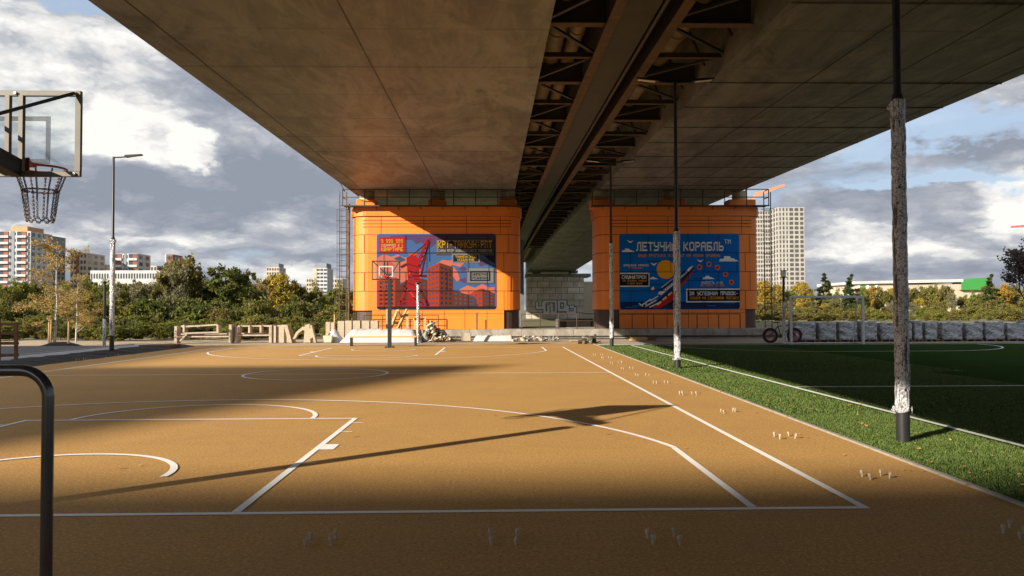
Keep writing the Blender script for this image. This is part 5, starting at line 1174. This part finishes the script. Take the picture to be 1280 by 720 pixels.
ocr = flat('orange_crane_paint', (.75, .25, .06), .5); rcr = flat('red_crane_paint', (.6, .05, .04), .5)
crane('orange crane jib rising right of the shaded pier top', 940, 240, 345, (P(942, 247, 345), P(980, 232, 345)), ocr, ZP(246, 345, 940))
crane('red crane jib poking in at the right edge of the sky', 1300, 282, 420, (P(1306, 283, 420), P(1264, 284, 420)), rcr, ZP(284, 420, 1290))

# ------------------------------------------------------------------ neighbouring tower blocks behind the photographer (they shade the court)
T = (math.cos(math.radians(40)), math.sin(math.radians(40))); TE = .404
def block(poly, H, label):
    t = thing('apartment_block', label, 'building', (poly[0][0], poly[0][1], 0)); pp = [(x-poly[0][0], y-poly[0][1]) for x, y in poly]
    b = MB(); b.prism(pp, 0, H); b.build('wall', M['wwall'], t)
    b = MB(); n = len(pp)
    for i in range(n):
        p, q = Vector((*pp[i], 0)), Vector((*pp[(i+1) % n], 0)); d = q-p; m_ = int(d.length/3); nn = Vector((d.y, -d.x, 0)).normalized()
        for f in range(int(H/3)):
            for k in range(m_):
                c = p+d*(k+.5)/m_+Vector((0, 0, f*3+1.6)); u = d.normalized()*.7
                b.add([c-u+nn*.03-Vector((0, 0, .7)), c+u+nn*.03-Vector((0, 0, .7)), c+u+nn*.03+Vector((0, 0, .7)), c-u+nn*.03+Vector((0, 0, .7))], [(0, 1, 2, 3)])
    b.build('windows', M['win'], t)['kind'] = 'stuff'
def sh(x, y, H): L_ = H/TE; return (x-T[0]*L_, y-T[1]*L_)
HA, HB, HC = 45, 45, 50
a = sh(-8, 7.7, HA); block([(a[0]+26, a[1]-14), (a[0]+26, a[1]), (a[0], a[1]), (a[0], a[1]-14)], HA, 'tall pale apartment block behind the photographer, nearest the bridge')
a = sh(0.3, 23.4, HB); block([a, (a[0]-34, a[1]), (a[0]-42, a[1]-18), (a[0]-7.8, a[1]-17.8)], HB, 'tall pale apartment block behind the photographer, slanting one')
a = sh(-11.3, 38.5, HC); block([a, (a[0]-28, a[1]), (a[0]-28, a[1]-20), (a[0], a[1]-20)], HC, 'tallest pale apartment block behind the photographer, farthest left')

# ------------------------------------------------------------------ sky, clouds, sun
w = bpy.data.worlds.new('World'); SC.world = w; w.use_nodes = True; nt = w.node_tree; bg = nt.nodes['Background']
sky = nd(nt, 'ShaderNodeTexSky', sky_type='NISHITA'); sky.sun_disc = False; sky.sun_elevation = math.radians(22); sky.sun_rotation = math.radians(230); sky.air_density = 1; sky.dust_density = 1.5
tc = nd(nt, 'ShaderNodeTexCoord'); sp = nd(nt, 'ShaderNodeSeparateXYZ'); nt.links.new(tc.outputs['Generated'], sp.inputs[0])
def mth(op, a, b_=None, clamp=False):
    n = nd(nt, 'ShaderNodeMath', operation=op, use_clamp=clamp)
    for i, v in enumerate((a, b_)):
        if v is None: continue
        if isinstance(v, (int, float)): n.inputs[i].default_value = v
        else: nt.links.new(v, n.inputs[i])
    return n.outputs[0]
az = mth('ARCTAN2', sp.outputs[0], sp.outputs[1]); hz_ = mth('SQRT', mth('SUBTRACT', 1.0, mth('MULTIPLY', sp.outputs[2], sp.outputs[2]))); el = mth('ARCTAN2', sp.outputs[2], hz_)
# warped cloud coordinates: (azimuth, elevation squashed towards the horizon)
cv = nd(nt, 'ShaderNodeCombineXYZ'); nt.links.new(az, cv.inputs[0]); nt.links.new(mth('MULTIPLY', mth('POWER', mth('MAXIMUM', el, 0.0005), .75), 1.75), cv.inputs[1])
warp = nd(nt, 'ShaderNodeTexNoise'); nt.links.new(cv.outputs[0], warp.inputs['Vector']); warp.inputs['Scale'].default_value = 7; warp.inputs['Detail'].default_value = 6; warp.inputs['Roughness'].default_value = .6
wv = nd(nt, 'ShaderNodeVectorMath', operation='SUBTRACT'); nt.links.new(warp.outputs['Color'], wv.inputs[0]); wv.inputs[1].default_value = (.5, .5, .5)
ws = nd(nt, 'ShaderNodeVectorMath', operation='SCALE'); nt.links.new(wv.outputs[0], ws.inputs[0]); ws.inputs['Scale'].default_value = .13
def azel(px, py): d = ray(px, py).normalized(); return math.atan2(d.x, d.y), math.asin(d.z)
ae = nd(nt, 'ShaderNodeCombineXYZ'); nt.links.new(az, ae.inputs[0]); nt.links.new(el, ae.inputs[1])
aw = nd(nt, 'ShaderNodeVectorMath', operation='ADD'); nt.links.new(ae.outputs[0], aw.inputs[0]); nt.links.new(ws.outputs[0], aw.inputs[1])
def blob(px, py, rx, ry, amp, base):
    a_, e_ = azel(px, py); s = nd(nt, 'ShaderNodeVectorMath', operation='SUBTRACT'); nt.links.new(aw.outputs[0], s.inputs[0]); s.inputs[1].default_value = (a_, e_, 0)
    m_ = nd(nt, 'ShaderNodeVectorMath', operation='MULTIPLY'); nt.links.new(s.outputs[0], m_.inputs[0]); m_.inputs[1].default_value = (1000/rx, 1000/ry, 0)
    l_ = nd(nt, 'ShaderNodeVectorMath', operation='LENGTH'); nt.links.new(m_.outputs[0], l_.inputs[0])
    mr = nd(nt, 'ShaderNodeMapRange', interpolation_type='SMOOTHSTEP'); nt.links.new(l_.outputs['Value'], mr.inputs[0]); mr.inputs[1].default_value = .45; mr.inputs[2].default_value = 1.25; mr.inputs[3].default_value = amp; mr.inputs[4].default_value = 0
    return mth('ADD', base, mr.outputs[0]) if base is not None else mr.outputs[0]
def sn(scale, detail, rough, off=0, st=(1, 1, 1)):
    mp = nd(nt, 'ShaderNodeMapping'); nt.links.new(cv.outputs[0], mp.inputs[0]); mp.inputs['Location'].default_value = (off, off*.7, off*1.3); mp.inputs['Scale'].default_value = st
    n = nd(nt, 'ShaderNodeTexNoise'); nt.links.new(mp.outputs[0], n.inputs['Vector']); n.inputs['Scale'].default_value = scale; n.inputs['Detail'].default_value = detail; n.inputs['Roughness'].default_value = rough; n.inputs['Distortion'].default_value = .25
    return n.outputs['Fac']
# brightness field of the cloud deck
def puff(scale, off, sm=.6):
    mp = nd(nt, 'ShaderNodeMapping'); av = nd(nt, 'ShaderNodeVectorMath', operation='ADD'); nt.links.new(cv.outputs[0], av.inputs[0]); nt.links.new(ws.outputs[0], av.inputs[1]); nt.links.new(av.outputs[0], mp.inputs[0])
    mp.inputs['Location'].default_value = (off, off*.3, 0); mp.inputs['Scale'].default_value = (1, 1.35, 1)
    v_ = nd(nt, 'ShaderNodeTexVoronoi', feature='F1'); nt.links.new(mp.outputs[0], v_.inputs['Vector']); v_.inputs['Scale'].default_value = scale; v_.inputs['Detail'].default_value = 3; v_.inputs['Roughness'].default_value = .55; v_.inputs['Lacunarity'].default_value = 2.2
    return v_.outputs['Distance']
br0 = mth('ADD', mth('MULTIPLY', mth('SUBTRACT', sn(4.2, 9, .56, 3.1, (1, 1.45, 1)), .5), 1.35), .6)
for q in ((50, 60, 180, 80, .22), (170, 175, 70, 50, .32), (120, 150, 90, 60, .15), (240, 182, 30, 20, .5), (60, 180, 90, 70, .22), (330, 180, 110, 60, -.12), (270, 240, 120, 30, -.2), (330, 300, 150, 22, .2), (90, 262, 130, 28, -.14), (60, 292, 120, 14, .28), (170, 80, 80, 40, .05),
          (20, 20, 60, 40, .15), (290, 130, 60, 40, -.05), (380, 345, 120, 10, .25), (1265, 245, 45, 45, .5), (1150, 275, 90, 26, -.1), (1060, 205, 110, 20, -.06), (1040, 310, 110, 16, .2), (1200, 150, 140, 30, .14), (1180, 330, 120, 14, .14), (1100, 232, 60, 18, .08), (1180, 300, 200, 120, .08)): br0 = blob(*q, br0)
fine = mth('MULTIPLY', mth('SUBTRACT', sn(20, 9, .62, 1.7, (1, 1.15, 1)), .5), .34); pf = mth('MULTIPLY', mth('SUBTRACT', .46, puff(10, 2.2)), .5)
brf = mth('ADD', mth('ADD', br0, fine), pf)
cc = ramp(nt, brf, [(.14, (.33, .365, .44)), (.38, (.45, .48, .55)), (.54, (.60, .62, .665)), (.64, (.80, .805, .81)), (.85, (1.13, 1.10, 1.05))])
cover = sn(3.2, 8, .6, 9.4, (1, 2.0, 1))
for q in ((105, 5, 50, 30, -.5), (1190, 160, 120, 28, -.26), (1150, 225, 90, 12, -.2), (50, 150, 200, 120, .3), (300, 230, 200, 90, .3), (1150, 300, 260, 70, .16)): cover = blob(*q, cover)
cf = ramp(nt, cover, [(.32, (.1,)*3), (.45, (1,)*3)])
skc = nd(nt, 'ShaderNodeVectorMath', operation='SCALE'); nt.links.new(sky.outputs[0], skc.inputs[0]); skc.inputs['Scale'].default_value = .55
skv = mixc(nt, .62, skc.outputs[0], (2.5, 3.1, 4.1))
cs = nd(nt, 'ShaderNodeVectorMath', operation='SCALE'); nt.links.new(cc, cs.inputs[0]); cs.inputs['Scale'].default_value = 4.1
fin = mixc(nt, cf, skv, cs.outputs[0])
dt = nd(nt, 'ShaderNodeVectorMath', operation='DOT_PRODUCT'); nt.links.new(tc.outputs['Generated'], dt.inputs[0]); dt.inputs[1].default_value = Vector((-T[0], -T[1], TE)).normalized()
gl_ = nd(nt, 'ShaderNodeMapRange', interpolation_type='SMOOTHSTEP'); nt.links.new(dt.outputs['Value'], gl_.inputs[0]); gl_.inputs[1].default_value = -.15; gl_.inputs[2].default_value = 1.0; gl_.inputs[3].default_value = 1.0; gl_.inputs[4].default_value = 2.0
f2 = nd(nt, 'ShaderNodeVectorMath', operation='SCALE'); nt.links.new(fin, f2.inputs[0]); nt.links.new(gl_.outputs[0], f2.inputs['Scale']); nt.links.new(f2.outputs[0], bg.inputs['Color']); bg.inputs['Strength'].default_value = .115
sd = bpy.data.lights.new('sun', 'SUN'); sd.energy = 5.0; sd.angle = math.radians(.53); sd.color = (1, .9, .76)
so = bpy.data.objects.new('sun', sd); COL.objects.link(so)
so.rotation_euler = Vector((T[0], T[1], -TE)).to_track_quat('-Z', 'Y').to_euler()

SC.render.engine = 'CYCLES'; SC.view_settings.view_transform = 'Standard'; SC.view_settings.look = 'None'; SC.view_settings.exposure = .95; SC.view_settings.gamma = 1
SC.cycles.max_bounces = 8; SC.cycles.diffuse_bounces = 4; SC.cycles.transparent_max_bounces = 12
w.cycles.sampling_method = 'MANUAL'; w.cycles.sample_map_resolution = 512
